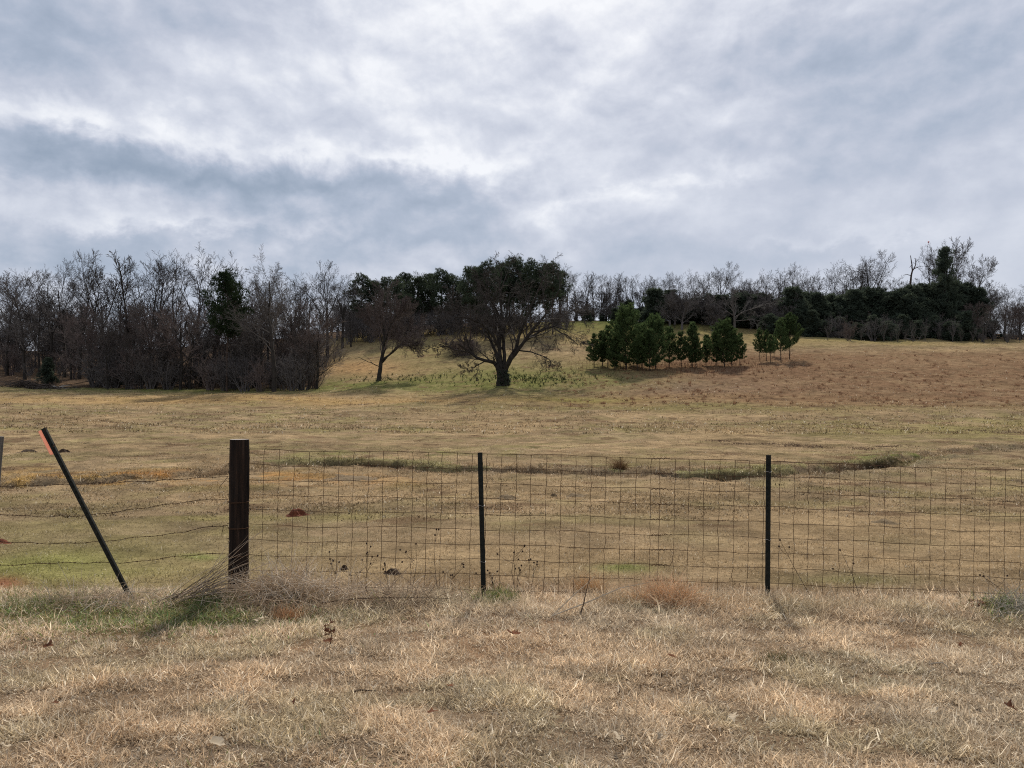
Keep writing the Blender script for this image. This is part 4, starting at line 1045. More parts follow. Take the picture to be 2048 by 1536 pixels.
def mk_pine(seed, H=12.0, cb=.55, wid=2.3, nlimb=22, mat='needles_far', nb=8, ln=.36, wd=.075, lean=0, rk=1):
    def make(root):
        r = np.random.default_rng(seed); segs = []; cen = []; rad = []
        lx, ly = r.normal(0, .02, 2); lx += lean
        def tr(z): return np.array([lx*z+.15*math.sin(z*.35+seed), ly*z, z])
        hs = np.linspace(0, H*.95, 14)
        for a, b in zip(hs[:-1], hs[1:]): segs.append((tr(a), tr(b), .17*(1-.8*a/H), .17*(1-.8*b/H)))
        for j in range(nlimb):
            t = cb+(1-cb)*(j+r.random())/nlimb*.96; z = t*H; az = j*2.4+r.normal(0, .4)
            prof = math.sin(min(1, max(.0, (t-cb)/(1-cb)))**.8*2.6+.45); L = wid*max(.25, prof)*(.6+.6*r.random()); el = .1+.5*r.random()
            d = np.array([math.cos(az)*math.cos(el), math.sin(az)*math.cos(el), math.sin(el)]); p = tr(z); q = p+d*L*.55; e = q+(d+[0, 0, .25])*L*.5
            segs += [(p, q, .05, .035), (q, e, .035, .018)]
            cen.append(e); rad.append((.42+.4*r.random())*rk)
            if L > 1.0: cen.append(q+r.normal(0, .3, 3)); rad.append((.4+.3*r.random())*rk)
        cen.append(tr(H*.97)); rad.append(.6*rk)
        for j in range(6):
            z = H*(.2+.3*r.random()); az = r.random()*6.283; p = tr(z); segs.append((p, p+[math.cos(az)*.8, math.sin(az)*.8, .1], .025, .01))
        seg_mesh('trunk', segs, 5, M['pine_bark'], root)
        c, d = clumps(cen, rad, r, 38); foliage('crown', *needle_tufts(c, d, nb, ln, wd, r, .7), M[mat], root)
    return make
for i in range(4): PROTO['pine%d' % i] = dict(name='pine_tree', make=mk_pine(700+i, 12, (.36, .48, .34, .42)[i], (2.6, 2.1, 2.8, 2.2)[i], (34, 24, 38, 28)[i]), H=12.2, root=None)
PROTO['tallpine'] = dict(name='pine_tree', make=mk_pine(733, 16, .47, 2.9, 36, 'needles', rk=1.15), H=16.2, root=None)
def mk_cedar(seed, H=6.0, wid=2.2, n=900, cone=.8, ragged=.25, mat='cedar_leaf', ln=.50, wd=.12, nb=7):
    def make(root):
        r = np.random.default_rng(seed); t = r.random(n)**.85; az = r.random(n)*6.283
        prof = (np.minimum(1, (t+.06)/.18))*(1-t)**cone+.03
        lump = 1+ragged*2.6*(VNoise(seed).fbm(az*1.6+50, t*7, 3)-.5)*2.2
        q = wid*.95*prof*lump*(.45+.55*r.random(n)**.4)
        c = np.stack([q*np.cos(az), q*np.sin(az), H*(t*.96+.02)], 1)
        d = np.stack([np.cos(az), np.sin(az), .9+0*az], 1)
        segs = [((0, 0, 0), (.03, 0, H*.5), .12, .07), ((.03, 0, H*.5), (0, 0, H*.95), .07, .02)]
        for j in range(16):
            z = H*(.08+.8*j/16); a = j*2.4; L = wid*.8*(1-z/H)**cone; segs.append(((0, 0, z), (L*math.cos(a), L*math.sin(a), z+L*.35), .03, .01))
        seg_mesh('trunk', segs, 5, M['bark'], root); foliage('crown', *needle_tufts(c, d, nb, ln, wd, r, .55), M[mat], root)
    return make
def mk_ragged(seed, H=18.0, wid=4.2, nb=74, cr=1.0, low=.10):
    def make(root):
        r = np.random.default_rng(seed); segs = [((0, 0, 0), (.1, 0, H*.5), .34, .2), ((.1, 0, H*.5), (0, 0, H*.96), .2, .04)]; cen = []; rad = []
        for j in range(nb):
            t = low+(.98-low)*(j+r.random())/nb; z = t*H; az = j*2.4+r.normal(0, .5); L = wid*(.18+.95*(1-t)**.8)*(.35+.85*r.random()); el = .12+r.normal(0, .22)
            d = np.array([math.cos(az)*math.cos(el), math.sin(az)*math.cos(el), math.sin(el)]); p = np.array([.05, 0, z]); q = p+d*L*.55; e = q+(d+[0, 0, .2])*L*.45
            segs += [(p, q, .06, .04), (q, e, .04, .015)]
            for f in (.45, .7, 1.0):
                if r.random() < .85: cen.append(p+(e-p)*f+r.normal(0, .18, 3)); rad.append(cr*(.42+.45*r.random()*(1-.4*t)))
        cen.append((0, 0, H*.96)); rad.append(.5)
        seg_mesh('trunk', segs, 5, M['bark'], root); c, d = clumps(cen, rad, r, 26); foliage('crown', *needle_tufts(c, d, 7, .42*(.5+.5*cr), .11*(.5+.5*cr), r, .75), M['cedar_leaf'], root)
    return make
PROTO['bigcedar'] = dict(name='cedar_tree', make=mk_ragged(850), H=18.2, root=None)
for i in range(4): PROTO['cedar%d' % i] = dict(name='cedar_tree', make=mk_ragged(800+i, 6, (2.0, 2.7, 1.5, 2.4)[i], (52, 60, 44, 50)[i], .8, .03), H=6.3, root=None)
for i in range(2): PROTO['ragged%d' % i] = dict(name='cedar_tree', make=mk_ragged(860+i, 9, 2.6, 60, .85, .05), H=9.2, root=None)
# ------------------------------------------------------------------ hand placed trees
def px_tree(name, base_px, base_row, d, limbs, grow, split, bark, twig, label, cat, base_r=None):
    """limbs: lists of (column, row, depth offset) traced to real metres at the tree's own distance"""
    x0 = (base_px-CX)/F*d; z0 = gh(x0, d); root = empty(name, (x0, d, z0)); tag(root, label, cat)
    dz = base_row
    for pts, r0, r1, lev, kids in limbs:
        q = [((a-base_px)/F*d, o, CZ-(b-HY)/F*d-z0) for a, b, o in pts]; grow.limb(q, r0, r1, lev, kids)
    finish_tree(root, grow.segs, split, bark, twig); return root
BIG = row_to_dist(1010, 772)
g = Grower(41, (8, 8, 7, 5), (.46, .45, .46, .5), (.8, .75, .7, .65), (.05, .10, .13, .14), (.03, .02, .0, -.03), (6, 6, 5, 3, 2), (.25, .12, .12, .12), rmin=.013, rk=.5)
bt = px_tree('spreading_tree', 1008, 770, BIG, [
    ([(1006, 772, 0), (1005, 752, 0), (1004, 738, 0)], .95, .62, 0, False),
    ([(998, 745, -.2), (994, 732, -.3), (988, 725, -.4), (972, 722, -.6), (954, 716, -.9), (938, 704, -1.2), (918, 690, -1.6)], .32, .10, 0, True),
    ([(1002, 745, 0), (1000, 715, .2), (998, 690, .3), (1001, 660, .3), (1003, 620, .3), (998, 575, .5), (1004, 540, .6)], .36, .07, 0, True),
    ([(1005, 745, .1), (1009, 710, .5), (1006, 670, .9), (1013, 630, 1.2), (1020, 585, 1.6)], .30, .08, 0, True),
    ([(1008, 745, -.1), (1018, 722, -.3), (1032, 698, -.5), (1038, 672, -.7), (1052, 640, -1.2), (1070, 600, -1.6), (1085, 560, -2)], .34, .07, 0, True),
    ([(1012, 735, .2), (1030, 708, .8), (1050, 680, 1.4), (1080, 660, 2.2), (1110, 648, 2.8), (1140, 655, 3.2)], .27, .06, 0, True),
    ([(1010, 735, -.3), (1034, 702, -1.0), (1060, 668, -1.6), (1084, 640, -2.2), (1098, 622, -2.6), (1118, 580, -3)], .26, .06, 0, True),
    ([(1000, 735, .4), (990, 700, 1.2), (978, 672, 2.0), (962, 640, 2.6), (945, 615, 3.2)], .24, .06, 0, True),
    ([(1000, 700, .2), (988, 675, -.8), (968, 652, -1.6), (940, 640, -2.4), (915, 640, -3)], .2, .05, 0, True),
    ([(1003, 640, .3), (985, 605, -.3), (972, 580, -.8), (962, 555, -1)], .16, .05, 0, True),
    ([(954, 716, -.9), (938, 694, -.6), (930, 665, -.4), (922, 645, -.2)], .12, .04, 0, True),
    ([(938, 704, -1.2), (914, 702, -1.5), (890, 694, -1.8), (868, 700, -2)], .10, .04, 0, True),
    ([(972, 722, -.6), (950, 735, -1.1), (925, 738, -1.4)], .08, .03, 0, True),
    ([(1032, 700, -.3), (1062, 705, -1.2), (1090, 716, -1.8), (1105, 732, -2)], .11, .04, 0, True),
    ([(1080, 660, 2.2), (1120, 630, 2.0), (1150, 615, 2.2), (1172, 625, 2.4)], .12, .04, 0, True),
    ([(1060, 668, -1.6), (1100, 655, -1), (1135, 672, -.6), (1155, 690, -.4)], .11, .04, 0, True),
    ([(968, 652, -1.6), (935, 620, -1.8), (905, 612, -2), (880, 630, -2.1)], .10, .04, 0, True)],
    g, 1, M['bark'], M['twig_dark'], 'large spreading bare tree with several trunks from one dark base in the green hollow', 'tree')
r = np.random.default_rng(9); n = 260; an = r.random(n)*6.283; q = .75*np.sqrt(r.random(n)); c = np.stack([q*np.cos(an), q*np.sin(an)-.3, 1.75*r.random(n)**1.2], 1); c[:, 0] *= 1-.25*c[:, 2]/1.8
foliage('ivy', *needle_tufts(c, np.stack([np.cos(an), np.sin(an), .3+0*an], 1), 7, .26, .10, r, .6), M['cedar_leaf'], bt)
D2 = row_to_dist(757, 765)
g = Grower(52, (14, 10, 8, 5), (.50, .46, .46, .5), (.55, .55, .6, .6), (.05, .09, .12, .14), (.02, .05, .04, .0), (6, 5, 4, 2, 2), (.30, .15, .15, .15), rmin=.013, rk=.42)
px_tree('bare_tree', 757, 764, D2, [
    ([(757, 765, 0), (760, 742, 0), (762, 724, 0), (766, 705, 0), (768, 690, 0), (767, 660, .2), (764, 630, .3), (768, 606, .4)], .33, .07, 0, True),
    ([(761, 728, 0), (772, 714, .4), (790, 698, .9), (806, 680, 1.4), (822, 664, 1.8), (840, 648, 2.2)], .17, .05, 0, True),
    ([(763, 722, 0), (782, 708, -.5), (798, 693, -1.0), (815, 690, -1.6), (835, 700, -2)], .13, .04, 0, True),
    ([(760, 734, 0), (746, 727, -.4), (734, 722, -.8), (722, 716, -1.1), (714, 718, -1.3)], .07, .02, 0, False), ([(746, 727, -.4), (736, 716, -.3), (726, 708, -.2)], .035, .015, 1, False), ([(734, 722, -.8), (726, 726, -1), (718, 731, -1.2)], .03, .015, 1, False),
    ([(766, 695, .1), (756, 665, .8), (744, 645, 1.3), (732, 630, 1.8)], .13, .05, 0, True),
    ([(767, 690, -.1), (782, 655, -.8), (796, 632, -1.3), (812, 618, -1.6)], .12, .04, 0, True)],
    g, 1, M['bark'], M['twig_red'], 'round crowned leaning bare tree standing alone left of the large spreading tree', 'tree')
D3 = row_to_dist(548, 783)
g = Grower(63, (18, 8, 6, 4), (.40, .5, .5, .5), (.72, .7, .65, .6), (.04, .08, .12, .14), (.02, .04, .02, .02), (8, 6, 4, 3, 2), (.28, .2, .2, .2), rmin=.013, rk=.38)
px_tree('bare_tree', 548, 784, D3, [([(548, 786, 0), (549, 750, 0), (546, 715, 0), (543, 685, 0), (541, 655, 0), (537, 625, 0), (541, 590, 0), (538, 560, 0)], .33, .05, 0, True),
    ([(544, 690, 0), (535, 660, .5), (520, 630, 1), (512, 600, 1.2)], .10, .03, 0, True)],
    g, 1, M['bark'], M['twig_pale'], 'bare tree with straight dark trunk and pale spreading twigs right of the tall pine', 'tree')
D4 = row_to_dist(380, 780)+1.5
g = Grower(74, (8, 7, 5, 4), (.42, .45, .5, .5), (.8, .75, .7, .7), (.10, .15, .16, .16), (.02, .02, .02, .02), (6, 5, 4, 2, 2), (.30, .2, .15, .15), rmin=.014, rk=.45)
px_tree('gnarled_tree', 385, 780, D4, [([(380, 782, 0), (378, 750, 0), (381, 720, 0), (386, 695, 0), (384, 675, .2), (368, 655, .3), (372, 640, .3)], .26, .07, 0, True),
    ([(380, 722, 0), (368, 706, -.3), (352, 700, -.6), (338, 699, -.9), (322, 700, -1.2)], .17, .06, 0, True),
    ([(382, 715, 0), (402, 700, .6), (412, 680, .8)], .13, .04, 0, True), ([(380, 742, 0), (400, 735, -.4), (420, 740, -.9), (438, 736, -1.2)], .08, .03, 0, True),
    ([(376, 668, .2), (360, 676, 0), (350, 685, 0)], .08, .03, 0, True)],
    g, 1, M['bark'], M['twig'], 'gnarled bare tree with low crooked limbs in front of the reddish brush', 'tree')
D5 = row_to_dist(1468, 650); D5 = min(D5, 150)
g = Grower(85, (9, 6, 5, 4), (.6, .45, .45, .5), (.9, .7, .7, .6), (.05, .1, .14, .14), (.02, .05, .02, .0), (6, 5, 4, 2, 2), (.2, .15, .15, .15), rmin=.018, rk=.5)
px_tree('bare_tree', 1468, 652, D5, [([(1469, 655, 0), (1469, 640, 0), (1467, 620, 0), (1464, 595, 0), (1465, 575, 0)], .28, .06, 0, True), ([(1469, 636, 0), (1490, 622, .5), (1520, 612, 1), (1540, 600, 1.2)], .14, .05, 0, True),
    ([(1468, 632, 0), (1450, 618, .5), (1432, 605, .8), (1420, 600, 1)], .13, .05, 0, True), ([(1469, 642, 0), (1500, 640, -1), (1525, 645, -1.6)], .10, .04, 0, True)],
    g, 1, M['bark_pale'], M['twig_pale'], 'wide pale grey bare tree on the meadow edge behind the young pines', 'tree')
D6 = 158.0
g = Grower(96, (3, 2), (.28, .4), (.9, .8), (.14, .2), (.05, .05), (3, 3, 2), (.4, .3), rmin=.035, rk=.6)
px_tree('dead_tree', 1820, 640, D6, [([(1820, 650, 0), (1820, 575, 0), (1822, 555, 0), (1825, 540, 0), (1823, 524, 0), (1821, 511, 0)], .25, .06, 0, False), ([(1825, 542, 0), (1832, 530, .2), (1833, 516, .3)], .12, .05, 0, True),
    ([(1828, 538, 0), (1837, 534, 0), (1844, 532, 0)], .09, .04, 0, True), ([(1822, 551, 0), (1815, 549, 0), (1810, 549, 0)], .08, .04, 0, False), ([(1824, 530, 0), (1819, 535, 0)], .07, .04, 0, False)],
    g, 2, M['pine_bark'], M['bark'], 'broken dead snag with stubby limbs on the skyline left of the big cedar', 'dead tree')
# fallen limbs at the foot of the right hand wood
D7 = row_to_dist(1830, 682)
g = Grower(107, (4, 3), (.5, .5), (.8, .8), (.15, .2), (.08, .05), (4, 3, 2), (.2, .2), rmin=.02, rk=.55)
px_tree('fallen_tree', 1830, 684, D7, [([(1808, 676, 0), (1820, 679, 0), (1832, 682, 0), (1843, 682, 0)], .12, .07, 0, True), ([(1830, 682, 0), (1826, 672, 0), (1812, 669, 0)], .09, .04, 0, True), ([(1836, 683, 0), (1842, 672, 0), (1845, 668, 0)], .07, .03, 0, True)],
    g, 1, M['bark_pale'], M['twig_pale'], 'bleached fallen tree with upturned limbs at the foot of the right hand wood', 'fallen tree')
place('tallpine', 456, 540, row_to_dist(456, 781)-.5, 'tall dark pine with clumped crown rising from the left wood', 'tree', rz=.4, squash=.88)

# ------------------------------------------------------------------ young pine copse on the russet slope
YP = 'young pines on the russet slope'
YOUNG = [(1188, 668, 742, 1, 'smallest pine at the left end of the copse'), (1205, 660, 738, 3, 'slim young pine second at the left end of the copse'), (1216, 652, 741, 1, 'narrow young pine just left of the tallest young pine'), (1240, 640, 738, 0, 'young pine overlapped by the tallest young pine'),
    (1252, 615, 745, 2, 'tallest young pine in the copse, with broad pointed crown'), (1268, 665, 735, 1, 'short young pine behind the two broadest pines of the copse'), (1284, 645, 740, 3, 'thin young pine between the two tall broad pines'),
    (1312, 632, 742, 2, 'broad dense young pine right of the tallest young pine'), (1300, 660, 748, 0, 'low bushy young pine in front of the broad dense pine'), (1338, 655, 738, 0, 'young pine against the right flank of the broad dense pine'),
    (1362, 664, 737, 1, 'small young pine left of the spire topped young pine'), (1384, 643, 737, 3, 'spire topped narrow young pine in the middle of the copse'), (1392, 672, 738, 1, 'short young pine under the spire topped pine'),
    (1412, 668, 733, 3, 'light green young pine beside the rounded dark pine'), (1448, 641, 738, 2, 'rounded dark young pine right of the gap in the copse'), (1432, 662, 734, 0, 'young pine tucked behind the left of the rounded dark pine'),
    (1464, 655, 735, 0, 'young pine behind the right side of the rounded dark pine'), (1480, 667, 732, 1, 'yellowish small young pine at the right end of the main copse'), (1230, 672, 745, 3, 'thin stemmed young pine in front of the left clump'), (1275, 675, 747, 1, 'shrubby young pine front centre of the left clump')]
for i, (px, top, base, k, lab) in enumerate(YOUNG):
    d = row_to_dist(px, base-4); place('ypine%d' % k, px, top, d, lab, 'pine', YP, squash=(1.08, 1.0, 1.12, .95)[i % 4])
OUT = [(1520, 658, 725, 0, 'left pine of the separate small group with bare lower trunks'), (1533, 662, 723, 3, 'slender pine second in the separate small group'), (1541, 668, 729, 1, 'thin front pine of the separate small group'), (1562, 640, 727, 0, 'pine with open crown second from right in the separate small group'),
       (1580, 630, 722, 2, 'largest rightmost pine of the separate small group with long low branch'), (1548, 670, 716, 3, 'small pine at the back of the separate small group')]
for i in range(3): PROTO['legpine%d' % i] = dict(name='young_pine', make=mk_young(650+i, 7, (.95, .75, 1.25)[i], (.24, .30, .22)[i]), H=7.0, root=None)
for px, top, base, k, lab in OUT: place('legpine%d' % (k % 3), px, top, row_to_dist(px, base-4), lab, 'pine', 'pines with bare lower trunks right of the copse', squash=.9)

# ------------------------------------------------------------------ pine stands on the hill
ST1 = [(725, 548, 0), (748, 560, 2), (772, 552, 1), (794, 555, 0), (812, 545, 3), (838, 552, 2), (862, 545, 2), (884, 538, 0), (905, 548, 1), (922, 560, 3)]
W = ['leftmost', 'second', 'third', 'fourth', 'fifth', 'sixth', 'seventh', 'eighth', 'ninth', 'tenth', 'eleventh', 'twelfth', 'thirteenth', 'fourteenth', 'fifteenth', 'sixteenth', 'seventeenth', 'eighteenth', 'nineteenth', 'twentieth', 'twenty-first', 'twenty-second', 'twenty-third', 'twenty-fourth', 'twenty-fifth', 'twenty-sixth', 'twenty-seventh', 'twenty-eighth', 'twenty-ninth', 'thirtieth', 'thirty-first', 'thirty-second', 'thirty-third', 'thirty-fourth', 'thirty-fifth']
def nth(i): return W[i]+('' if i == 0 else ' from the left')
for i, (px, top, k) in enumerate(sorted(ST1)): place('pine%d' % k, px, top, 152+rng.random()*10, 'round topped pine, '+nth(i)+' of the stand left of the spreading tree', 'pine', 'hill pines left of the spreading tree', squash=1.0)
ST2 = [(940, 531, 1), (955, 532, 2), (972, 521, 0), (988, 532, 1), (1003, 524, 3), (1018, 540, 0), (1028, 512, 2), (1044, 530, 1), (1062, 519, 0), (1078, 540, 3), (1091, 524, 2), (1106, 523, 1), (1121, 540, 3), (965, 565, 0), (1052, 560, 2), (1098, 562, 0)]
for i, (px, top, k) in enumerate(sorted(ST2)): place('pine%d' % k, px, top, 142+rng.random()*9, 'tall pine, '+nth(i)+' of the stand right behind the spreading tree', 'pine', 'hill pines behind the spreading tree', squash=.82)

# ------------------------------------------------------------------ left wood: skyline and mid trees
LEFT = [(14, 535, 'tall1'), (50, 530, 'brush1'), (78, 545, 'tall3'), (104, 533, 'oak1'), (130, 513, 'tall0'), (160, 507, 'tall2'), (186, 530, 'slim0'), (208, 499, 'oak0'), (240, 512, 'tall3'), (268, 501, 'slim1'), (300, 500, 'tall1'), (322, 506, 'slim2'),
        (352, 497, 'tall0'), (390, 487, 'oak2'), (424, 545, 'brush1'), (437, 560, 'slim1'), (495, 552, 'brush1'), (520, 545, 'tall2'), (538, 540, 'tall1'), (590, 522, 'oak1'), (618, 540, 'tall3'), (655, 520, 'oak0'), (685, 540, 'oak2'), (702, 565, 'tall0')]
for i, (px, top, k) in enumerate(LEFT):
    d = 112+rng.random()*16 if px < 600 else 140+rng.random()*10
    place(k, px, top, d, 'bare tree, '+nth(i)+' along the left wood skyline', 'tree', 'bare trees on the left skyline', squash=.85 if k[:3] == 'oak' else (1.0 if px > 40 else 1.1))
MID = [(10, 600), (42, 590), (85, 605), (120, 600), (150, 590), (178, 615), (205, 600), (232, 610), (262, 595), (285, 605), (312, 598), (338, 600), (365, 602), (395, 600), (425, 625), (480, 600), (505, 590), (565, 600), (585, 590), (612, 600), (635, 620)]
for i, (px, top) in enumerate(MID):
    place('brush%d' % (i*7 % 3 if px > 140 else 1), px+rng.normal(0, 4), top, 103+rng.random()*12 + (24 if px < 170 else 0), 'brushy fine twigged tree, '+nth(i)+' in the left wood lower tier', 'tree', 'fine twigged trees in the left wood', squash=1.1)
for i, (px, top, base) in enumerate([(20, 665, 752), (60, 690, 752), (118, 700, 752), (150, 690, 760), (190, 680, 775), (230, 690, 777), (265, 676, 779), (300, 690, 780), (335, 700, 780), (420, 695, 781), (450, 700, 781), (490, 690, 782), (520, 705, 783), (585, 690, 782), (605, 670, 780), (628, 700, 778)]):
    place('shrub%d' % (i % 3), px, top, row_to_dist(px, base)+.5, 'bare thorny shrub, '+nth(i)+' along the left wood front', 'shrub', 'bare shrubs at the front of the left wood', squash=1.3)
FR = [(142, 618), (252, 640), (470, 655), (600, 600), (618, 640), (520, 640), (330, 650), (215, 650)]
for i, (px, top) in enumerate(sorted(FR)): place('tall%d' % (i % 4), px, top, row_to_dist(px, 781 if px > 180 else 762)+1.2, 'dark trunked bare tree, '+nth(i)+' at the front of the left wood', 'tree', 'dark trunked trees at the left wood front', squash=1.1)
for i, (px, top) in enumerate([(95, 715), (225, 700), (250, 720), (470, 700), (610, 690)]):
    place('cedar%d' % (i % 4), px, top, 112+i, 'dark evergreen bush, '+nth(i)+' half hidden in the left hand wood', 'evergreen', 'evergreens hidden in the left wood')
for i, (px, top, base) in enumerate([(655, 640, 724), (668, 660, 722), (680, 665, 720)]):
    place('sapling0', px, top, row_to_dist(px, base), ['bare sapling at the slope edge right of the left wood', 'short bare sapling between two others on the slope edge', 'rightmost bare sapling on the slope edge beside the wood'][i], 'sapling', 'saplings on the slope edge', squash=1.2)
# small bare trees by the brush pile
place('sapling0', 60, 715, row_to_dist(60, 764), 'small reddish bare sapling rising behind the brush pile', 'sapling'); place('sapling1', 121, 726, row_to_dist(121, 765), 'small pale bare sapling with low side limbs by the brush pile', 'sapling', squash=1.4)

# ------------------------------------------------------------------ skyline trees across the hilltop and right hand wood
MIDS = [(830, 538, 'slim0'), (945, 528, 'tall0'), (1003, 512, 'tall2'), (1120, 520, 'oak1'), (1135, 540, 'tall1'), (1152, 545, 'slim0'), (1168, 542, 'slim1'), (1188, 540, 'slim2'), (1200, 548, 'slim0'), (1213, 545, 'tall3'), (1230, 541, 'slim1'), (1255, 550, 'slim0'), (1268, 549, 'slim2'),
        (1290, 552, 'slim1'), (1312, 548, 'oak2'), (1345, 540, 'tall0'), (1376, 552, 'slim0'), (1394, 535, 'tall2'), (1178, 552, 'tall2'), (1222, 550, 'tall0'), (1243, 546, 'slim2'), (1280, 545, 'tall3'), (1302, 556, 'slim1'), (1328, 552, 'tall1'), (1360, 548, 'tall3'), (1410, 548, 'tall1'), (1425, 540, 'slim0')]
MIDS.sort()
for i, (px, top, k) in enumerate(MIDS): place(k, px, top, 163+rng.random()*9, 'thin bare hilltop tree, '+nth(i)+' along the centre skyline', 'tree', 'bare trees on the centre skyline', squash=1.1)
RT = [(1440, 521, 'oak0'), (1465, 545, 'tall1'), (1486, 540, 'tall3'), (1510, 548, 'brush1'), (1532, 532, 'tall2'), (1556, 530, 'oak1'), (1590, 522, 'tall0'), (1612, 550, 'brush1'), (1642, 530, 'oak2'), (1664, 524, 'tall1'), (1690, 526, 'tall3'), (1712, 508, 'oak1'), (1736, 498, 'oak0'), (1768, 535, 'oak2'),
      (1785, 560, 'brush1'), (1862, 484, 'tall0'), (1884, 476, 'brush1'), (1906, 478, 'tall2'), (1940, 512, 'brush1'), (1975, 560, 'oak1'), (2008, 568, 'oak2'), (2036, 575, 'tall3')]
for i, (px, top, k) in enumerate(RT): place(k, px, top, 158+rng.random()*10, 'bare tree, '+nth(i)+' along the right wood skyline', 'tree', 'bare trees on the right skyline', squash=.92)
place('bigcedar', 1890, 490, 152, 'big ragged dark cedar towering over the right hand wood', 'evergreen', rz=1.1, squash=.8)
EV = [(1175, 625), (1205, 618), (1232, 605), (1258, 596), (1285, 590), (1312, 582), (1340, 585), (1366, 586), (1392, 584), (1418, 590), (1446, 585), (1475, 590), (1500, 582), (1525, 578), (1548, 590), (1566, 575), (1588, 585), (1612, 592), (1635, 582), (1658, 588), (1682, 582), (1706, 575), (1730, 570), (1755, 560), (1778, 575), (1802, 572), (1826, 560), (1850, 555), (1872, 560), (1905, 545), (1930, 570), (1950, 590)]
for i, (px, top) in enumerate(EV):
    d = 150+rng.random()*7 if px > 1560 else 158+rng.random()*6
    place(('cedar%d' % ((i*3+i//4) % 4)) if i % 3 else 'ragged%d' % (i % 2), px, top+rng.normal(4, 9), d, 'dark juniper, '+nth(i)+' in the long hilltop evergreen row', 'evergreen', 'junipers under the right hand skyline', squash=1.7 if px < 1560 else 1.3)
EV2 = [(1540, 625), (1572, 640), (1598, 628), (1625, 620), (1652, 640), (1680, 632), (1712, 645), (1745, 630), (1775, 640), (1805, 628), (1835, 640), (1868, 632), (1900, 640), (1930, 620)]
for i, (px, top) in enumerate(EV2):
    place('cedar%d' % ((i*5+1) % 4), px, top, 141+rng.random()*5 if px > 1600 else 148, 'low dark juniper, '+nth(i)+' of the right wood front rank', 'evergreen', 'front rank junipers of the right wood', squash=1.35)
for i, px in enumerate([1655, 1690, 1722, 1768, 1782, 1795, 1810, 1826, 1850, 1878, 1905, 1922, 1945, 1968, 1990, 2015, 2040]):
    place('sapling%d' % (i % 2), px, (634, 650, 640, 626, 655)[i % 5]+rng.normal(0, 6), 134+rng.random()*6, 'slender pale sapling, '+nth(i)+' at the right wood foot', 'sapling', 'pale saplings at the right wood edge', squash=.75)
for i, (px, top) in enumerate([(1955, 600), (1985, 605), (2010, 610), (2040, 600)]):
    place('brush%d' % (i % 3), px, top, 142+i, 'brown twiggy tree, '+nth(i)+' at the right end of the right hand wood', 'tree', 'brown twiggy trees at the right end', squash=1.3)
place('shrub0', 1697, 632, row_to_dist(1697, 683), 'lone reddish bare bush in front of the right hand wood', 'shrub', squash=1.0)
# small red scrap caught high in a bare treetop
tx_, tz_ = (1857-CX)/F*158, CZ-(484-HY)/F*158
m_, T = new_mat('red_scrap'); bq = T.n('ShaderNodeBsdfPrincipled'); bq.inputs['Base Color'].default_value = (.45, .03, .03, 1); finish(T, bq.outputs[0])
mb = MB(); an = np.linspace(-pi/2, pi/2, 7); mb.tube([(tx_, 158, tz_+.17*math.sin(q)) for q in an], [max(.02, .18*math.cos(q)) for q in an], 9, jit=.25, rg=rng); mb.tube([(tx_, 158, tz_-.28), (tx_+.05, 158, tz_-.6)], .02, 4)
tag(mb.build('red_scrap', m_), 'tiny red scrap caught in a bare treetop above the big cedar', 'scrap')

# ------------------------------------------------------------------ thickets behind the edge trees, which read as one mass
def mass(name, label, protos, spots, mat):
    vs = []; fs = []; n = 0; r = np.random.default_rng(17)
    for px, top, d, key in spots:
        p = PROTO[key]; segs = p['segs']; x = (px-CX)/F*d; z = gh(x, d); s = (CZ-(top-HY)/F*d-z)/p['H']
        if s < .1: continue
        a = np.array([q[0] for q in segs]); b = np.array([q[1] for q in segs]); r0 = np.array([q[2] for q in segs]); r1 = np.array([q[3] for q in segs])
        az = r.random()*6.283; R = np.array([[math.cos(az), -math.sin(az), 0], [math.sin(az), math.cos(az), 0], [0, 0, 1]])
        sc_ = s*np.array([1.25, 1.25, 1]); a = (a*sc_)@R.T+[x, d, z]; b = (b*sc_)@R.T+[x, d, z]
        u = np.cross(b-a, r.normal(0, 1, a.shape)); u /= np.linalg.norm(u, axis=1)[:, None]+1e-9
        V = np.stack([a-u*r0[:, None]*1.5, a+u*r0[:, None]*1.5, b+u*r1[:, None]*1.5, b-u*r1[:, None]*1.5], 1).reshape(-1, 3)
        vs.append(V); k = np.arange(len(a))*4+n; fs.append(np.stack([k, k+1, k+2, k+3], 1)); n += len(V)
    o = link(name, raw_mesh(name, np.vstack(vs), np.vstack(fs), 4), mat); return tag(o, label, 'thicket', kind='stuff')
r = np.random.default_rng(4)
sp = []
for i in range(75):
    px = r.uniform(-160, 650); sp.append((px, r.uniform(590, 690)+max(0, px-560)*.6, r.uniform(112, 140)+(16 if px < 170 else 0), 'brush%d' % r.integers(0, 3)))
for i in range(110):
    px = r.uniform(-160, 640); sp.append((px, r.uniform(690, 735), r.uniform(104, 122)+(26 if px < 175 else 0), 'shrub%d' % r.integers(0, 3)))
for i in range(70): sp.append((r.uniform(640, 970), r.uniform(585, 635), r.uniform(158, 175), 'brush%d' % r.integers(0, 3)))
for i in range(95): sp.append((r.uniform(690, 1135), r.uniform(606, 632), r.uniform(150, 158), 'shrub%d' % r.integers(0, 3)))
mass('thicket', 'dense grey brown leafless thicket filling the wood on the left', None, sp, M['twig'])
sp = []
for i in range(46): sp.append((r.uniform(1120, 1420), r.uniform(598, 628), r.uniform(162, 172), 'shrub%d' % r.integers(0, 3)))
for i in range(36): sp.append((r.uniform(1330, 1600), r.uniform(570, 612), r.uniform(150, 168), 'brush%d' % r.integers(0, 3)))
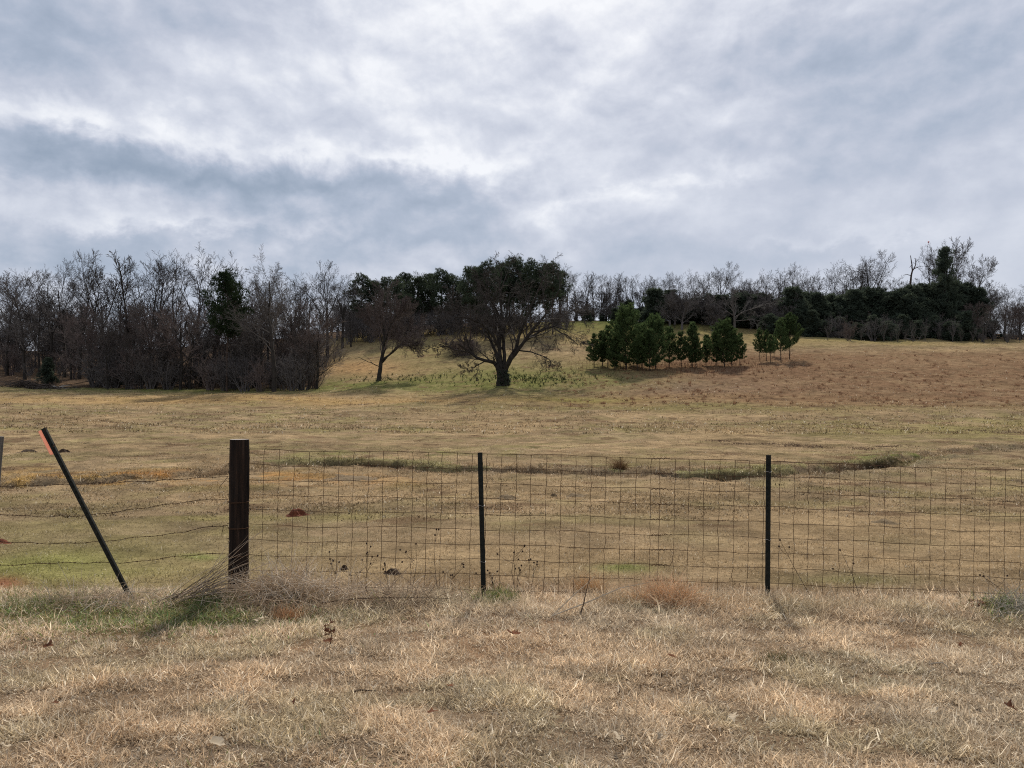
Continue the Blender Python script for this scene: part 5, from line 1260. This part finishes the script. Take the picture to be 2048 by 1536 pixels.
for i in range(70): sp.append((r.uniform(1140, 2200), r.uniform(570, 620), r.uniform(160, 178), 'brush%d' % r.integers(0, 3)))
for i in range(46): sp.append((r.uniform(1600, 2150), r.uniform(622, 668), r.uniform(140, 156), 'shrub%d' % r.integers(0, 3)))
mass('thicket', 'dense leafless thicket behind the junipers of the right hand wood', None, sp, M['twig'])
# bramble clump on the slope left of the spreading tree
g = shrub_segs(930, 60, 2.6, 2.6, (6, 4)); root = empty('bramble_clump'); finish_tree(root, g.segs, 1, M['twig_red'], M['twig_red'])
d = row_to_dist(925, 712); root.location = ((925-CX)/F*d, d, gh((925-CX)/F*d, d)-.1); root.scale = (1.5, 1.5, 1.25); tag(root, 'dark tangled bramble clump on the slope behind the low left limb', 'bramble')
# brush pile
bp_d = row_to_dist(75, 776); n = 420; x0 = (72-CX)/F*bp_d
xx = x0+rg.normal(0, 2.2, n); yy = bp_d+rg.normal(0, .7, n); hh = .95*np.exp(-((xx-x0+1.2)/3.0)**2)*rg.random(n)
az = rg.normal(0, .5, n)+(rg.random(n) < .5)*pi; el_ = rg.normal(.08, .18, n)
s1 = stalks(np.stack([xx, yy, gz(xx, yy)+hh], 1), np.stack([np.cos(az)*np.cos(el_), np.sin(az)*np.cos(el_), np.sin(el_)], 1), .8+1.6*rg.random(n), .045, shades(n, (.085, .07, .06), .6), rg, .2)
n = 26; xx = x0+rg.uniform(-1, 4, n); yy = bp_d-.6+rg.normal(0, .3, n); az = rg.normal(0, .4, n)
s2 = stalks(np.stack([xx, yy, gz(xx, yy)+.1+.3*rg.random(n)], 1), np.stack([np.cos(az), np.sin(az), rg.normal(0, .15, n)], 1), .5+.8*rg.random(n), .06, shades(n, (.42, .39, .36), .5), rg, .1)
stalk_obj('brush_pile', 'low pile of cut branches and pale debris at the left edge of the far field', 'brush pile', [s1, s2], (x0, bp_d, gh(x0, bp_d)))
# coarse weeds round the spreading tree and rough tussocks over the russet slope
n = 420; px = np.concatenate([rg.normal(1055, 75, 300), rg.normal(790, 60, 120)]); py = np.concatenate([rg.normal(757, 8, 300), rg.normal(760, 6, 120)])
d = np.array([row_to_dist(a, min(b, 776)) for a, b in zip(px, py)]); x = (px-CX)/F*d
az = rg.random(n)*6.283; v1, f1, c1 = stalks(np.repeat(np.stack([x, d, gz(x, d)], 1), 4, 0), np.stack([rg.normal(0, .5, 4*n), rg.normal(0, .4, 4*n), np.ones(4*n)], 1), .18+.32*rg.random(4*n), .028, shades(4*n, (.075, .095, .04), .4), rg, .3, 2)
tag(link('weeds', raw_mesh('weeds', v1, f1, 3, c1), M['stalk']), 'short dark green weeds in the grass round the spreading tree', 'weeds', kind='stuff')
n = 900; px = rg.uniform(1120, 2100, n); py = 700+115*rg.random(n)**.7; d = np.array([row_to_dist(a, b) for a, b in zip(px, py)]); x = (px-CX)/F*d
k = rg.random(n) < N2.fbm(x*.12, d*.12, 3)*1.3; x, d = x[k], d[k]; n = len(x); sz = .09+.17*rg.random(n)**3; q = 14
xs, ys = np.repeat(x, q)+rg.normal(0, .10, n*q), np.repeat(d, q)+rg.normal(0, .10, n*q)
v1, f1, c1 = stalks(np.stack([xs, ys, gz(xs, ys)-.02], 1), np.stack([rg.normal(0, .45, n*q), rg.normal(0, .45, n*q), np.ones(n*q)], 1), np.repeat(sz, q)*(1+rg.random(n*q)), .022, shades(n*q, (.36, .21, .12), .4), rg, .4, 2)
tag(link('tussocks', raw_mesh('tussocks', v1, f1, 3, c1), M['stalk']), 'scattered russet grass tussocks over the slope below the young pines', 'grass', kind='stuff')
n = 700; px = rg.normal(1370, 110, n); py = 736+rg.normal(0, 9, n); d = np.array([row_to_dist(a, b) for a, b in zip(px, py)]); x = (px-CX)/F*d
v1, f1, c1 = stalks(np.stack([x, d, gz(x, d)], 1), np.stack([rg.normal(0, .3, n), rg.normal(0, .3, n), np.ones(n)], 1), .3+.5*rg.random(n), .02, shades(n, (.13, .06, .035), .4), rg, .3, 2)
tag(link('undergrowth', raw_mesh('undergrowth', v1, f1, 3, c1), M['stalk']), 'dry red brown undergrowth beneath the young pines', 'undergrowth', kind='stuff')
SC.cycles.use_denoising = False
SC.cycles.filter_width = 1.1
